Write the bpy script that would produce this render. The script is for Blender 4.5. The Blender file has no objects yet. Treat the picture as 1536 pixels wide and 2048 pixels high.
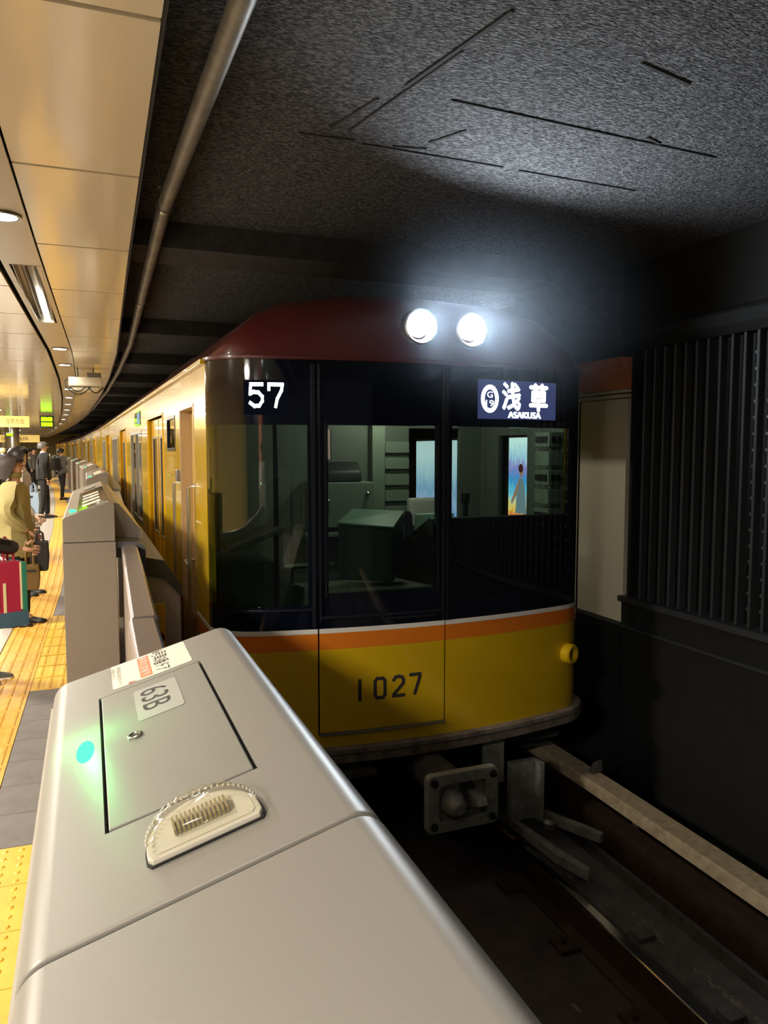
import bpy, bmesh, math, random
from mathutils import Vector, Matrix

random.seed(7)
SC = bpy.context.scene
COL = SC.collection
R = math.radians

# ------------------------------------------------------------------ camera
cam_d = bpy.data.cameras.new('camera')
cam_d.sensor_fit = 'VERTICAL'
cam_d.sensor_height = 36.0
cam_d.lens = 36.0 * 1540.0 / 2048.0
cam_d.clip_start = 0.02
cam_d.clip_end = 300
cam = bpy.data.objects.new('camera', cam_d)
COL.objects.link(cam)
cam.location = (0, 0, 1.6)
cam.rotation_euler = (R(90 - 4.57), 0, R(-21.0))
SC.camera = cam

# ------------------------------------------------------------------ world, exposure
w = bpy.data.worlds.new('world')
SC.world = w
w.use_nodes = True
w.node_tree.nodes['Background'].inputs[0].default_value = (0.10, 0.10, 0.105, 1)
w.node_tree.nodes['Background'].inputs[1].default_value = 0.32
SC.view_settings.view_transform = 'Standard'
SC.view_settings.look = 'None'
SC.view_settings.exposure = 0.0
SC.view_settings.gamma = 1.0
SC.view_settings.use_curve_mapping = False
SC.cycles.use_denoising = True
SC.cycles.max_bounces = 8
SC.cycles.transparent_max_bounces = 24
SC.cycles.sample_clamp_indirect = 6.0
SC.cycles.caustics_reflective = False
SC.cycles.caustics_refractive = False

WARM = (1.0, 0.925, 0.81)
DOWN_W = 18.0      # downlights of the platform ceiling
PANEL_W = 215.0     # square ceiling lights further into the platform
LENS_GLOW = 0.16
HEAD_W = 84.0      # each headlight

# ------------------------------------------------------------------ helpers
def lin(c):
    c = c / 255.0
    return c / 12.92 if c <= 0.04045 else ((c + 0.055) / 1.055) ** 2.4

def rgb(r, g, b):
    return (lin(r), lin(g), lin(b), 1.0)

MATS = {}
def mat(name, col, rough=0.5, metal=0.0, bump=None, var=None, coat=0.0, spec=0.5, emit=None, estr=0.0, stretch=None):
    """col: sRGB 0-255.  bump=(scale,strength,dist)  var=(scale,amount 0-1, dark sRGB)"""
    m = bpy.data.materials.new(name)
    m.use_nodes = True
    nt = m.node_tree
    b = nt.nodes['Principled BSDF']
    b.inputs['Base Color'].default_value = rgb(*col)
    b.inputs['Roughness'].default_value = rough
    b.inputs['Metallic'].default_value = metal
    b.inputs['Specular IOR Level'].default_value = spec
    if coat:
        b.inputs['Coat Weight'].default_value = coat
        b.inputs['Coat Roughness'].default_value = 0.04
    if emit:
        b.inputs['Emission Color'].default_value = rgb(*emit)
        b.inputs['Emission Strength'].default_value = estr
    tc = None
    if bump or var:
        tc = nt.nodes.new('ShaderNodeTexCoord')
        src = tc.outputs['Object']
        if stretch:
            mp = nt.nodes.new('ShaderNodeMapping')
            mp.inputs['Scale'].default_value = stretch
            nt.links.new(src, mp.inputs['Vector'])
            src = mp.outputs['Vector']
    if var:
        n = nt.nodes.new('ShaderNodeTexNoise')
        n.inputs['Scale'].default_value = var[0]
        n.inputs['Detail'].default_value = 6
        n.inputs['Roughness'].default_value = 0.65
        nt.links.new(src, n.inputs['Vector'])
        rp = nt.nodes.new('ShaderNodeValToRGB')
        rp.color_ramp.elements[0].position = 0.5 - 0.5 * var[1] + 0.1
        rp.color_ramp.elements[1].position = 0.62
        rp.color_ramp.elements[0].color = rgb(*var[2])
        rp.color_ramp.elements[1].color = rgb(*col)
        nt.links.new(n.outputs['Fac'], rp.inputs['Fac'])
        nt.links.new(rp.outputs['Color'], b.inputs['Base Color'])
    if bump:
        n2 = nt.nodes.new('ShaderNodeTexNoise')
        n2.inputs['Scale'].default_value = bump[0]
        n2.inputs['Detail'].default_value = 4
        nt.links.new(src, n2.inputs['Vector'])
        bp = nt.nodes.new('ShaderNodeBump')
        bp.inputs['Strength'].default_value = bump[1]
        bp.inputs['Distance'].default_value = bump[2]
        nt.links.new(n2.outputs['Fac'], bp.inputs['Height'])
        nt.links.new(bp.outputs['Normal'], b.inputs['Normal'])
    MATS[name] = m
    return m

def emat(name, col, strength):
    m = bpy.data.materials.new(name)
    m.use_nodes = True
    nt = m.node_tree
    nt.nodes.remove(nt.nodes['Principled BSDF'])
    e = nt.nodes.new('ShaderNodeEmission')
    e.inputs[0].default_value = rgb(*col)
    e.inputs[1].default_value = strength
    nt.links.new(e.outputs[0], nt.nodes['Material Output'].inputs[0])
    MATS[name] = m
    return m

def glassmat(name, tint, ior=1.5, rough=0.0, gloss=1.0):
    m = bpy.data.materials.new(name)
    m.use_nodes = True
    nt = m.node_tree
    nt.nodes.remove(nt.nodes['Principled BSDF'])
    tr = nt.nodes.new('ShaderNodeBsdfTransparent')
    tr.inputs[0].default_value = rgb(*tint)
    gl = nt.nodes.new('ShaderNodeBsdfGlossy')
    gl.inputs['Roughness'].default_value = rough
    gl.inputs['Color'].default_value = (gloss, gloss, gloss, 1)
    fr = nt.nodes.new('ShaderNodeFresnel')
    fr.inputs[0].default_value = ior
    mx = nt.nodes.new('ShaderNodeMixShader')
    ge = nt.nodes.new('ShaderNodeNewGeometry')
    sb = nt.nodes.new('ShaderNodeMath'); sb.operation = 'SUBTRACT'; sb.use_clamp = True
    nt.links.new(fr.outputs[0], sb.inputs[0]); nt.links.new(ge.outputs['Backfacing'], sb.inputs[1])
    nt.links.new(sb.outputs[0], mx.inputs[0])
    nt.links.new(tr.outputs[0], mx.inputs[1])
    nt.links.new(gl.outputs[0], mx.inputs[2])
    nt.links.new(mx.outputs[0], nt.nodes['Material Output'].inputs[0])
    MATS[name] = m
    return m

class MB:
    """collects geometry, becomes ONE mesh object"""
    def __init__(s):
        s.v = []; s.f = []
    def add(s, vs, fs):
        k = len(s.v)
        s.v += [tuple(p) for p in vs]
        s.f += [tuple(i + k for i in f) for f in fs]
        return s
    def box(s, x0, x1, y0, y1, z0, z1):
        return s.add([(x0,y0,z0),(x1,y0,z0),(x1,y1,z0),(x0,y1,z0),(x0,y0,z1),(x1,y0,z1),(x1,y1,z1),(x0,y1,z1)],
              [(0,3,2,1),(4,5,6,7),(0,1,5,4),(1,2,6,5),(2,3,7,6),(3,0,4,7)])
    def prism(s, poly, y0, y1, fn=None):
        """poly: (x,z) ring, extruded along y"""
        n = len(poly)
        vs = [(x, y0, z) for x, z in poly] + [(x, y1, z) for x, z in poly]
        if fn: vs = [fn(*p) for p in vs]
        fs = [tuple(range(n)), tuple(range(2*n-1, n-1, -1))]
        for i in range(n):
            j = (i+1) % n
            fs.append((i, i+n, j+n, j))
        return s.add(vs, fs)
    def prism_x(s, poly, x0, x1):
        """poly: (y,z) ring, extruded along x"""
        n = len(poly)
        vs = [(x0, y, z) for y, z in poly] + [(x1, y, z) for y, z in poly]
        fs = [tuple(range(n)), tuple(range(2*n-1, n-1, -1))]
        for i in range(n):
            j = (i+1) % n
            fs.append((i, i+n, j+n, j))
        return s.add(vs, fs)
    def prism_z(s, poly, z0, z1):
        n = len(poly)
        vs = [(x, y, z0) for x, y in poly] + [(x, y, z1) for x, y in poly]
        fs = [tuple(range(n)), tuple(range(2*n-1, n-1, -1))]
        for i in range(n):
            j = (i+1) % n
            fs.append((i, i+n, j+n, j))
        return s.add(vs, fs)
    def tube(s, pts, r, n=10, caps=True):
        pts = [Vector(p) for p in pts]
        rs = r if isinstance(r, (list, tuple)) else [r]*len(pts)
        vs = []; fs = []
        for i, p in enumerate(pts):
            a = pts[max(i-1, 0)]; b = pts[min(i+1, len(pts)-1)]
            d = (b - a).normalized()
            ref = Vector((0,0,1)) if abs(d.z) < 0.9 else Vector((1,0,0))
            e1 = d.cross(ref).normalized(); e2 = d.cross(e1)
            for k in range(n):
                t = 2*math.pi*k/n
                vs.append(p + (e1*math.cos(t) + e2*math.sin(t))*rs[i])
        for i in range(len(pts)-1):
            for k in range(n):
                k2 = (k+1) % n
                fs.append((i*n+k, i*n+k2, (i+1)*n+k2, (i+1)*n+k))
        if caps:
            fs.append(tuple(range(n-1, -1, -1)))
            fs.append(tuple((len(pts)-1)*n + k for k in range(n)))
        return s.add(vs, fs)
    def lathe(s, prof, c=(0,0,0), axis='z', n=24, caps=True):
        """prof: (radius, height along axis)"""
        vs = []; fs = []
        for r_, h in prof:
            for k in range(n):
                t = 2*math.pi*k/n
                a, b = r_*math.cos(t), r_*math.sin(t)
                if axis == 'z': vs.append((c[0]+a, c[1]+b, c[2]+h))
                elif axis == 'y': vs.append((c[0]+a, c[1]+h, c[2]+b))
                else: vs.append((c[0]+h, c[1]+a, c[2]+b))
        for i in range(len(prof)-1):
            for k in range(n):
                k2 = (k+1) % n
                fs.append((i*n+k, i*n+k2, (i+1)*n+k2, (i+1)*n+k))
        if caps:
            fs.append(tuple(range(n-1, -1, -1)))
            fs.append(tuple((len(prof)-1)*n + k for k in range(n)))
        return s.add(vs, fs)
    def sphere(s, c, r, nu=16, nv=10, zmin=-1.0):
        rx, ry, rz = r if isinstance(r, (tuple, list)) else (r, r, r)
        vs = []; fs = []
        for i in range(nv+1):
            ph = math.pi*i/nv
            z = max(math.cos(ph), zmin)
            q = math.sqrt(max(0, 1 - z*z)) if z > zmin else math.sin(ph)
            for k in range(nu):
                t = 2*math.pi*k/nu
                vs.append((c[0]+rx*q*math.cos(t), c[1]+ry*q*math.sin(t), c[2]+rz*z))
        for i in range(nv):
            for k in range(nu):
                k2 = (k+1) % nu
                fs.append((i*nu+k, (i+1)*nu+k, (i+1)*nu+k2, i*nu+k2))
        return s.add(vs, fs)
    def grid(s, fn, nu, nv):
        vs = [fn(i/nu, j/nv) for j in range(nv+1) for i in range(nu+1)]
        fs = [(j*(nu+1)+i, j*(nu+1)+i+1, (j+1)*(nu+1)+i+1, (j+1)*(nu+1)+i) for j in range(nv) for i in range(nu)]
        return s.add(vs, fs)
    def xf(s, M):
        s.v = [tuple(M @ Vector(p)) for p in s.v]
        return s
    def mapv(s, fn):
        s.v = [tuple(fn(*p)) for p in s.v]
        return s
    def join(s, o):
        return s.add(o.v, o.f)
    def mesh(s, name, m, bevel=0.0, seg=2, smooth=True, merge=0.0, normals=True):
        me = bpy.data.meshes.new(name)
        bm = bmesh.new()
        bv = [bm.verts.new(p) for p in s.v]
        for f in s.f:
            try:
                if len(set(f)) >= 3: bm.faces.new([bv[i] for i in f])
            except ValueError:
                pass
        if merge: bmesh.ops.remove_doubles(bm, verts=bm.verts, dist=merge)
        if normals: bmesh.ops.recalc_face_normals(bm, faces=bm.faces)
        if bevel:
            es = [e for e in bm.edges if len(e.link_faces) == 2 and e.calc_face_angle(0) > R(28)]
            bmesh.ops.bevel(bm, geom=es, offset=bevel, segments=seg, profile=0.5, affect='EDGES', clamp_overlap=True)
        for f in bm.faces: f.smooth = smooth
        bm.to_mesh(me); bm.free()
        if smooth: me.set_sharp_from_angle(angle=R(35))
        if m: me.materials.append(m)
        return me

def obj(name, mb, m, parent=None, bevel=0.0, seg=2, smooth=True, merge=0.0, label=None, world=False, normals=True):
    if world and parent is not None:
        off = Vector((0,0,0)); q = parent
        while q is not None:
            off += q.location; q = q.parent
        mb.v = [tuple(Vector(p) - off) for p in mb.v]
    me = mb if isinstance(mb, bpy.types.Mesh) else mb.mesh(name, m, bevel, seg, smooth, merge, normals)
    o = bpy.data.objects.new(name, me)
    COL.objects.link(o)
    if parent is not None: o.parent = parent
    if label: o['label'] = label
    if bevel and smooth:
        wn = o.modifiers.new('face_weighted_normals', 'WEIGHTED_NORMAL'); wn.keep_sharp = True; wn.weight = 90
    return o

def tag(o, label, cat, group=None, kind=None):
    o['label'] = label; o['category'] = cat
    if group: o['group'] = group
    if kind: o['kind'] = kind
    return o

def thing(name, label, cat, loc=(0,0,0), rotz=0.0, group=None):
    o = bpy.data.objects.new(name, None)
    o.empty_display_size = 0.1
    COL.objects.link(o)
    o.location = loc; o.rotation_euler = (0, 0, rotz)
    return tag(o, label, cat, group)

def struct(name, mb, m, **k):
    o = obj(name, mb, m, **k)
    o['kind'] = 'structure'
    return o

def dup(root, loc, rotz=0.0, label=None):
    r = root.copy(); COL.objects.link(r)
    r.location = loc; r.rotation_euler = (0, 0, rotz)
    if label: r['label'] = label
    for ch in list(root.children):
        c = ch.copy(); COL.objects.link(c); c.parent = r
        for g in list(ch.children):
            d = g.copy(); COL.objects.link(d); d.parent = c
    return r

def lamp(name, kind, loc, energy, color, size=0.1, parent=None, rot=(0,0,0), size_y=None, spot=None, blend=0.5, spread=None):
    l = bpy.data.lights.new(name, kind)
    l.energy = energy; l.color = color
    if kind == 'AREA':
        l.shape = 'RECTANGLE' if size_y else 'DISK'
        l.size = size
        if size_y: l.size_y = size_y
        if spread: l.spread = spread
    else:
        l.shadow_soft_size = size
    if kind == 'SPOT':
        l.spot_size = spot; l.spot_blend = blend
    o = bpy.data.objects.new(name, l)
    COL.objects.link(o)
    o.location = loc; o.rotation_euler = rot
    if parent is not None: o.parent = parent
    return o

_GL = {}
def glyphs(text):
    """outline of flat lettering, as (verts, faces) with cap height about 0.7"""
    if text in _GL: return _GL[text]
    c = bpy.data.curves.new('lettering', 'FONT')
    c.body = text
    c.resolution_u = 3
    o = bpy.data.objects.new('lettering', c)
    COL.objects.link(o)
    bpy.context.view_layer.update()
    e = o.evaluated_get(bpy.context.evaluated_depsgraph_get())
    me = e.to_mesh()
    vs = [tuple(v.co) for v in me.vertices]
    fs = [tuple(p.vertices) for p in me.polygons]
    e.to_mesh_clear()
    bpy.data.objects.remove(o); bpy.data.curves.remove(c)
    x0 = min(v[0] for v in vs); x1 = max(v[0] for v in vs)
    y0 = min(v[1] for v in vs); y1 = max(v[1] for v in vs)
    vs = [((v[0]-x0)/(x1-x0), (v[1]-y0)/(y1-y0)) for v in vs]
    _GL[text] = (vs, fs)
    return _GL[text]

def lettering(text, fn):
    """fn maps (s, t) in the unit square of the text block to a 3-D point"""
    vs, fs = glyphs(text)
    mb = MB(); mb.add([fn(a, b) for a, b in vs], fs)
    return mb

def strokes(lines, wdt, fn):
    """hand drawn strokes: polylines in the unit square, wdt in unit-square units"""
    mb = MB()
    for ln in lines:
        for (a, b), (c, d) in zip(ln[:-1], ln[1:]):
            L = math.hypot(c-a, d-b)
            if L < 1e-6: continue
            ux, uy = (c-a)/L, (d-b)/L
            e = wdt*0.42
            a2, b2, c2, d2 = a-ux*e, b-uy*e, c+ux*e, d+uy*e
            nx, ny = -uy*wdt/2, ux*wdt/2
            mb.add([fn(a2+nx, b2+ny), fn(c2+nx, d2+ny), fn(c2-nx, d2-ny), fn(a2-nx, b2-ny)], [(0,3,2,1)])
    return mb

def interp(pts, y):
    if y <= pts[0][0]:
        (a, b), (c, d) = pts[0], pts[1]
    elif y >= pts[-1][0]:
        (a, b), (c, d) = pts[-2], pts[-1]
    else:
        for i in range(len(pts)-1):
            if pts[i][0] <= y <= pts[i+1][0]:
                (a, b), (c, d) = pts[i], pts[i+1]; break
    return b + (d-b)*(y-a)/(c-a)

# the platform edge bends: guide line of the ceiling edge, (Y, X)
EP = [(-8,.06),(2,.207),(4.6,.246),(6.9,.29),(9.6,.345),(13,.335),(17.4,.262),(25,.03),(33.5,-.33),(50,-1.4),(69,-2.95),(82,-4.2)]
def E(y): return interp(EP, y)
def Eang(y): return math.atan2(E(y+.2)-E(y-.2), .4)
RP = [(-6,2.43),(0,2.51),(2.5,2.535),(4.2,2.56),(8,2.53),(20,2.25),(36,1.5),(52,.5),(70,-1.0)]
def RX(y): return interp(RP, y)

def sweep(poly, ys, xf, name=None):
    """closed (x,z) profile carried along a bent line x = xf(y)"""
    n = len(poly); mb = MB(); vs = []; fs = []
    for y in ys:
        o = xf(y)
        vs += [(x+o, y, z) for x, z in poly]
    for i in range(len(ys)-1):
        for k in range(n):
            k2 = (k+1) % n
            fs.append((i*n+k, (i+1)*n+k, (i+1)*n+k2, i*n+k2))
    fs.append(tuple(range(n))); fs.append(tuple((len(ys)-1)*n+k for k in range(n-1, -1, -1)))
    return mb.add(vs, fs)

def rect(x0, x1, z0, z1): return [(x0,z0),(x1,z0),(x1,z1),(x0,z1)]
def span(a, b, n): return [a+(b-a)*i/n for i in range(n+1)]

def rrect(x0, x1, y0, y1, r, n=5):
    out = []
    for cx, cy, a0 in ((x1-r,y0+r,-90),(x1-r,y1-r,0),(x0+r,y1-r,90),(x0+r,y0+r,180)):
        for k in range(n+1):
            t = R(a0 + 90*k/n)
            out.append((cx+r*math.cos(t), cy+r*math.sin(t)))
    return out

# ------------------------------------------------------------------ materials
M = MATS
mat('paving', (172,165,154), .35, bump=(40,.05,.002), var=(6,.6,(160,153,141)))
mat('grout', (120,112,100), .8)
mat('tactile', (208,158,62), .42, var=(9,.5,(196,142,52)), bump=(60,.1,.002))
mat('tactile_bright', (214,172,58), .4, var=(9,.5,(206,158,50)), bump=(60,.1,.002))
mat('rubber_mat', (112,106,102), .75, var=(7,.7,(92,88,86)), bump=(80,.25,.003))
mat('concrete', (92,88,84), .9, var=(5,.8,(60,58,56)), bump=(30,.4,.01))
mat('trackbed', (92,80,72), .9, var=(3,.9,(40,34,31)), bump=(12,.6,.03))
mat('ceil_panel', (226,213,188), .12, spec=.6)
mat('ceil_dark', (13,11,11), .8)
mat('trough', (176,166,146), .3, metal=.75, bump=(2,.02,.01))
mat('tunnel_ceiling', (140,140,142), .95, var=(44,.34,(62,62,65)), bump=(48,1.0,.045), stretch=(1.0,2.2,1.0))
mat('tunnel_dark', (26,26,27), .95, var=(8,.8,(17,17,18)), bump=(30,.5,.01))
mat('beam', (70,68,68), .9, var=(8,.8,(44,43,43)), bump=(30,.5,.01))
mat('joint', (52,51,52), .95)
mat('pipe', (148,140,128), .5, metal=.3, var=(7,.7,(112,102,92)), bump=(50,.2,.003))
mat('steel', (180,178,172), .28, metal=.9)
mat('steel_dull', (140,138,134), .45, metal=.8)
mat('slat', (68,70,74), .45, metal=.3)
mat('pilaster', (236,226,202), .35, metal=.1, bump=(6,.03,.01))
mat('capital', (232,142,82), .5, var=(5,.5,(220,130,74)))
mat('wall_black', (20,20,20), .7)
mat('wall_cream', (224,196,110), .4)
mat('gate_paint', (146,143,138), .42, metal=.2, bump=(260,.05,.0006))
mat('gate_lid', (142,141,135), .40, metal=.2, bump=(260,.05,.0006))
mat('gate_box', (132,122,111), .38, metal=.15, bump=(200,.04,.0006))
mat('gate_grey', (196,188,180), .45, metal=.15)
mat('gate_dark', (84,84,88), .5)
mat('gate_glass_top', (186,186,184), .06, metal=.6, coat=1.0)
mat('leaf_metal', (178,168,166), .3, metal=.8)
mat('groove', (32,30,30), .7)
mat('sticker_white', (236,232,216), .5)
mat('sticker_orange', (240,140,98), .5)
mat('sticker_red', (206,74,72), .5)
mat('ink', (52,50,48), .6)
mat('ink_grey', (110,106,98), .6)
mat('plate_silver', (178,178,176), .38, metal=.3)
mat('label_yellow', (252,206,60), .5)
mat('red_button', (70,8,22), .15, coat=.6)
mat('lamp_base', (206,200,188), .4)
mat('bulb_reflector', (160,144,110), .35, metal=.3)
mat('train_yellow', (208,170,18), .22, coat=.5, spec=.5)
mat('train_door', (228,174,20), .25, coat=.4)
mat('train_orange', (222,120,30), .3, coat=.3)
mat('train_white', (228,224,216), .3)
mat('train_red', (84,32,31), .32, coat=.3)
mat('train_black', (10,14,26), .08, coat=.6)  # navy tint of headlight flare mixed into the black
mat('train_frame', (34,36,44), .3, metal=.3)
mat('jamb', (206,186,158), .3, metal=.5)
mat('underframe', (72,70,70), .8, var=(9,.6,(34,33,33)))
mat('anticlimber', (132,120,108), .6, var=(10,.6,(70,62,54)))
mat('coupler', (160,162,155), .55, metal=.2, var=(14,.6,(116,118,112)))
mat('cab_wall', (112,120,110), .6)
mat('cab_light', (140,154,138), .6)
mat('cab_dark', (28,36,34), .6)
mat('console', (38,58,52), .5)
mat('console_lit_top', (96,140,118), .5)  # greenish light on the hood's top put into the colour
mat('paper', (190,226,206), .7)
mat('reflection_backing', (226,224,216), .7)  # pale backing, puts the window reflection into the colour
mat('saloon_wall', (150,146,138), .6)
mat('rubber', (18,18,18), .6)
mat('rail', (98,90,84), .45, metal=.6, var=(12,.5,(64,54,48)))
mat('rail_top', (214,216,220), .12, metal=1.0)
mat('rust', (72,54,42), .85, var=(10,.7,(48,36,28)), bump=(50,.3,.005))
mat('rail_side', (104,100,98), .8, var=(10,.8,(66,62,60)), bump=(40,.4,.008))
mat('flake', (142,130,114), .9, var=(30,.6,(100,92,82)))
mat('cover_beige', (190,172,142), .6, var=(16,.6,(150,134,108)))
mat('skin', (206,158,128), .55)
mat('skin_pale', (222,190,166), .55)
mat('hair_black', (22,19,18), .45)
mat('hair_brown', (44,32,25), .7)
mat('hair_grey', (84,80,76), .5)
mat('olive', (150,138,88), .8, bump=(14,.3,.02))
mat('black_cloth', (22,21,23), .85, bump=(30,.2,.01))
mat('puffer', (18,19,22), .22, coat=.3, bump=(22,.6,.02))
mat('grey_cloth', (88,86,84), .85)
mat('greige', (176,168,160), .85, bump=(20,.2,.01))
mat('trouser_brown', (66,56,52), .85)
mat('shoe', (16,15,15), .3)
mat('sneaker', (70,70,58), .6)
mat('sole', (216,210,200), .6)
mat('white_cloth', (222,220,214), .8)
mat('navy', (34,38,54), .85)
mat('red_cloth', (176,44,48), .8)
mat('crimson', (166,26,58), .7)
mat('teal', (40,124,98), .7)
mat('cream_cloth', (222,208,160), .7)
mat('denim', (62,92,110), .8)
mat('light_blue', (158,180,206), .6)
mat('brown_leather', (104,80,34), .5)
mat('black_bag', (26,26,28), .5)
mat('eye', (20,16,14), .3)
mat('lip', (168,92,84), .5)
mat('sign_yellow', (240,206,110), .5, emit=(250,214,120), estr=.55)
mat('sign_orange', (222,158,64), .5)
mat('led_black', (8,12,6), .4)
mat('white_plastic', (214,206,184), .4)
mat('cable', (26,24,22), .5)
emat('lamp_white', (255,250,240), 22.0)
emat('lamp_warm', (255,236,200), 7.0)
emat('led_green', (170,255,20), 2.6)
emat('led_orange', (255,150,40), 2.2)
emat('green_lamp', (70,255,150), 2.6)
emat('head_led', (236,248,255), 40.0)
emat('led_text', (240,248,255), 5.0)
emat('led_back', (84,96,150), .42)
emat('led_dim', (60,66,90), .07)
emat('exit_green', (30,190,110), 2.2)
emat('exit_white', (240,255,246), 2.6)
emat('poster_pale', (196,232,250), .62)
glassmat('glass_front', (196,204,198), 1.75)
glassmat('glass_side', (226,226,222), 1.4)
glassmat('lens_clear', (246,246,240), 1.4, .05)

_h = bpy.data.materials.new('lens_glow'); _h.use_nodes = True  # scatter volume that imitates lens glow around the headlights
_h.node_tree.nodes.remove(_h.node_tree.nodes['Principled BSDF'])
_v = _h.node_tree.nodes.new('ShaderNodeVolumeScatter')
_v.inputs['Color'].default_value = (.72, .84, 1, 1); _v.inputs['Anisotropy'].default_value = .2
_h.node_tree.links.new(_v.outputs[0], _h.node_tree.nodes['Material Output'].inputs['Volume'])
_nt = _h.node_tree
_tc = _nt.nodes.new('ShaderNodeTexCoord'); _mp = _nt.nodes.new('ShaderNodeMapping')
_mp.inputs['Scale'].default_value = (1/1.25, 1/1.1, 1/.72)
_gr = _nt.nodes.new('ShaderNodeTexGradient'); _gr.gradient_type = 'QUADRATIC_SPHERE'
_ml = _nt.nodes.new('ShaderNodeMath'); _ml.operation = 'MULTIPLY'; _ml.inputs[1].default_value = LENS_GLOW
_nt.links.new(_tc.outputs['Object'], _mp.inputs[0]); _nt.links.new(_mp.outputs[0], _gr.inputs[0])
_nt.links.new(_gr.outputs['Fac'], _ml.inputs[0]); _nt.links.new(_ml.outputs[0], _v.inputs['Density'])
MATS['lens_glow'] = _h

def poster_mat(name, stops, strength, sc, noise_amt, z0, z1):
    m = bpy.data.materials.new(name); m.use_nodes = True
    nt = m.node_tree
    nt.nodes.remove(nt.nodes['Principled BSDF'])
    tc = nt.nodes.new('ShaderNodeTexCoord')
    sp = nt.nodes.new('ShaderNodeSeparateXYZ')
    nt.links.new(tc.outputs['Object'], sp.inputs[0])
    mr = nt.nodes.new('ShaderNodeMapRange')
    mr.inputs[1].default_value = z0; mr.inputs[2].default_value = z1
    nt.links.new(sp.outputs[2], mr.inputs[0])
    mp = nt.nodes.new('ShaderNodeMapping'); mp.inputs['Scale'].default_value = sc
    nt.links.new(tc.outputs['Object'], mp.inputs[0])
    no = nt.nodes.new('ShaderNodeTexNoise'); no.inputs['Scale'].default_value = 1.0; no.inputs['Detail'].default_value = 5
    nt.links.new(mp.outputs[0], no.inputs['Vector'])
    ma = nt.nodes.new('ShaderNodeMath'); ma.operation = 'MULTIPLY_ADD'
    ma.inputs[1].default_value = noise_amt; ma.inputs[2].default_value = -noise_amt/2
    nt.links.new(no.outputs['Fac'], ma.inputs[0])
    ad = nt.nodes.new('ShaderNodeMath'); ad.operation = 'ADD'
    nt.links.new(mr.outputs[0], ad.inputs[0]); nt.links.new(ma.outputs[0], ad.inputs[1])
    rp = nt.nodes.new('ShaderNodeValToRGB')
    els = rp.color_ramp.elements
    while len(els) < len(stops): els.new(0.5)
    for e, (p, c) in zip(els, stops):
        e.position = p; e.color = rgb(*c)
    nt.links.new(ad.outputs[0], rp.inputs[0])
    e = nt.nodes.new('ShaderNodeEmission'); e.inputs[1].default_value = strength
    nt.links.new(rp.outputs[0], e.inputs[0])
    nt.links.new(e.outputs[0], nt.nodes['Material Output'].inputs[0])
    MATS[name] = m
    return m

# ================================================================== STRUCTURE
YS = [-8,-4,0,2,4.6,6.9,9.6,13,17.4,21,25,29,33.5,41,50,60,69,78]

# ---- platform slab and its paving
floor = struct('floor', sweep([(-7.5,-1.2),(.33,-1.2),(.33,-.035),(-7.5,-.035)], YS, E), M['concrete'], smooth=False)
for i, (dx, wd) in enumerate([(-1.575,.596),(-2.175,.596),(-2.775,.596)]):
    pass
slab_me = MB().box(-.298,.298,-.298,.298,-.034,0).mesh('paving_slab', M['paving'], bevel=.002, seg=1, smooth=False)
y = 3.1
while y < 15:
    for k in range(4):
        o = obj('paving_slab', slab_me, None, floor)
        o.location = (E(y) - 1.275 - .6*k, y, 0); o.rotation_euler = (0,0,-Eang(y))
    y += .6
yy = [14.9] + [v for v in YS if v > 14.9]
o = obj('paving', sweep(rect(-7.4,-.975,-.034,0), yy, E), M['paving'], floor, smooth=False); o['kind'] = 'stuff'
o = obj('paving', sweep(rect(-7.4,-3.38,-.034,0), [-8,-4,0,2,4.6,6.9,9.6,13,14.9], E), M['paving'], floor, smooth=False); o['kind'] = 'stuff'
o = obj('paving', sweep(rect(-3.38,-.975,-.034,0), [-8,-4,0,2.8], E), M['paving'], floor, smooth=False); o['kind'] = 'stuff'

# tactile tiles: bars for walking along, domes at the gates
bar = MB().box(-.1485,.1485,-.1485,.1485,-.034,0)
for k in range(4):
    x = -.1125 + .075*k
    bar.add([(x-.017,-.135,0),(x+.017,-.135,0),(x+.017,.135,0),(x-.017,.135,0),
             (x-.009,-.127,.005),(x+.009,-.127,.005),(x+.009,.127,.005),(x-.009,.127,.005)],
            [(4,5,6,7),(0,1,5,4),(1,2,6,5),(2,3,7,6),(3,0,4,7)])
    for q in range(9):
        yq = -.118 + q*.0295
        bar.add([(x-.005,yq-.004,.005),(x+.005,yq-.004,.005),(x+.005,yq+.004,.005),(x-.005,yq+.004,.005),(x,yq,.0075)],[(0,1,4),(1,2,4),(2,3,4),(3,0,4)])
bar_me = bar.mesh('tactile_tile', M['tactile'], smooth=False, normals=True)
bar_me2 = bar_me.copy(); bar_me2.materials[0] = M['tactile_bright']
dot = MB().box(-.1485,.1485,-.1485,.1485,-.034,0)
for a in range(5):
    for b_ in range(5):
        cx, cy = -.12+.06*a, -.12+.06*b_
        vs = []; n = 8
        for rr, h in ((.0135,0),(.0085,.0045)):
            vs += [(cx+rr*math.cos(2*math.pi*k/n), cy+rr*math.sin(2*math.pi*k/n), h) for k in range(n)]
        dot.add(vs, [(k,(k+1)%n,n+(k+1)%n,n+k) for k in range(n)] + [tuple(range(n,2*n))])
dot_me = dot.mesh('tactile_tile', M['tactile_bright'], smooth=False)

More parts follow.
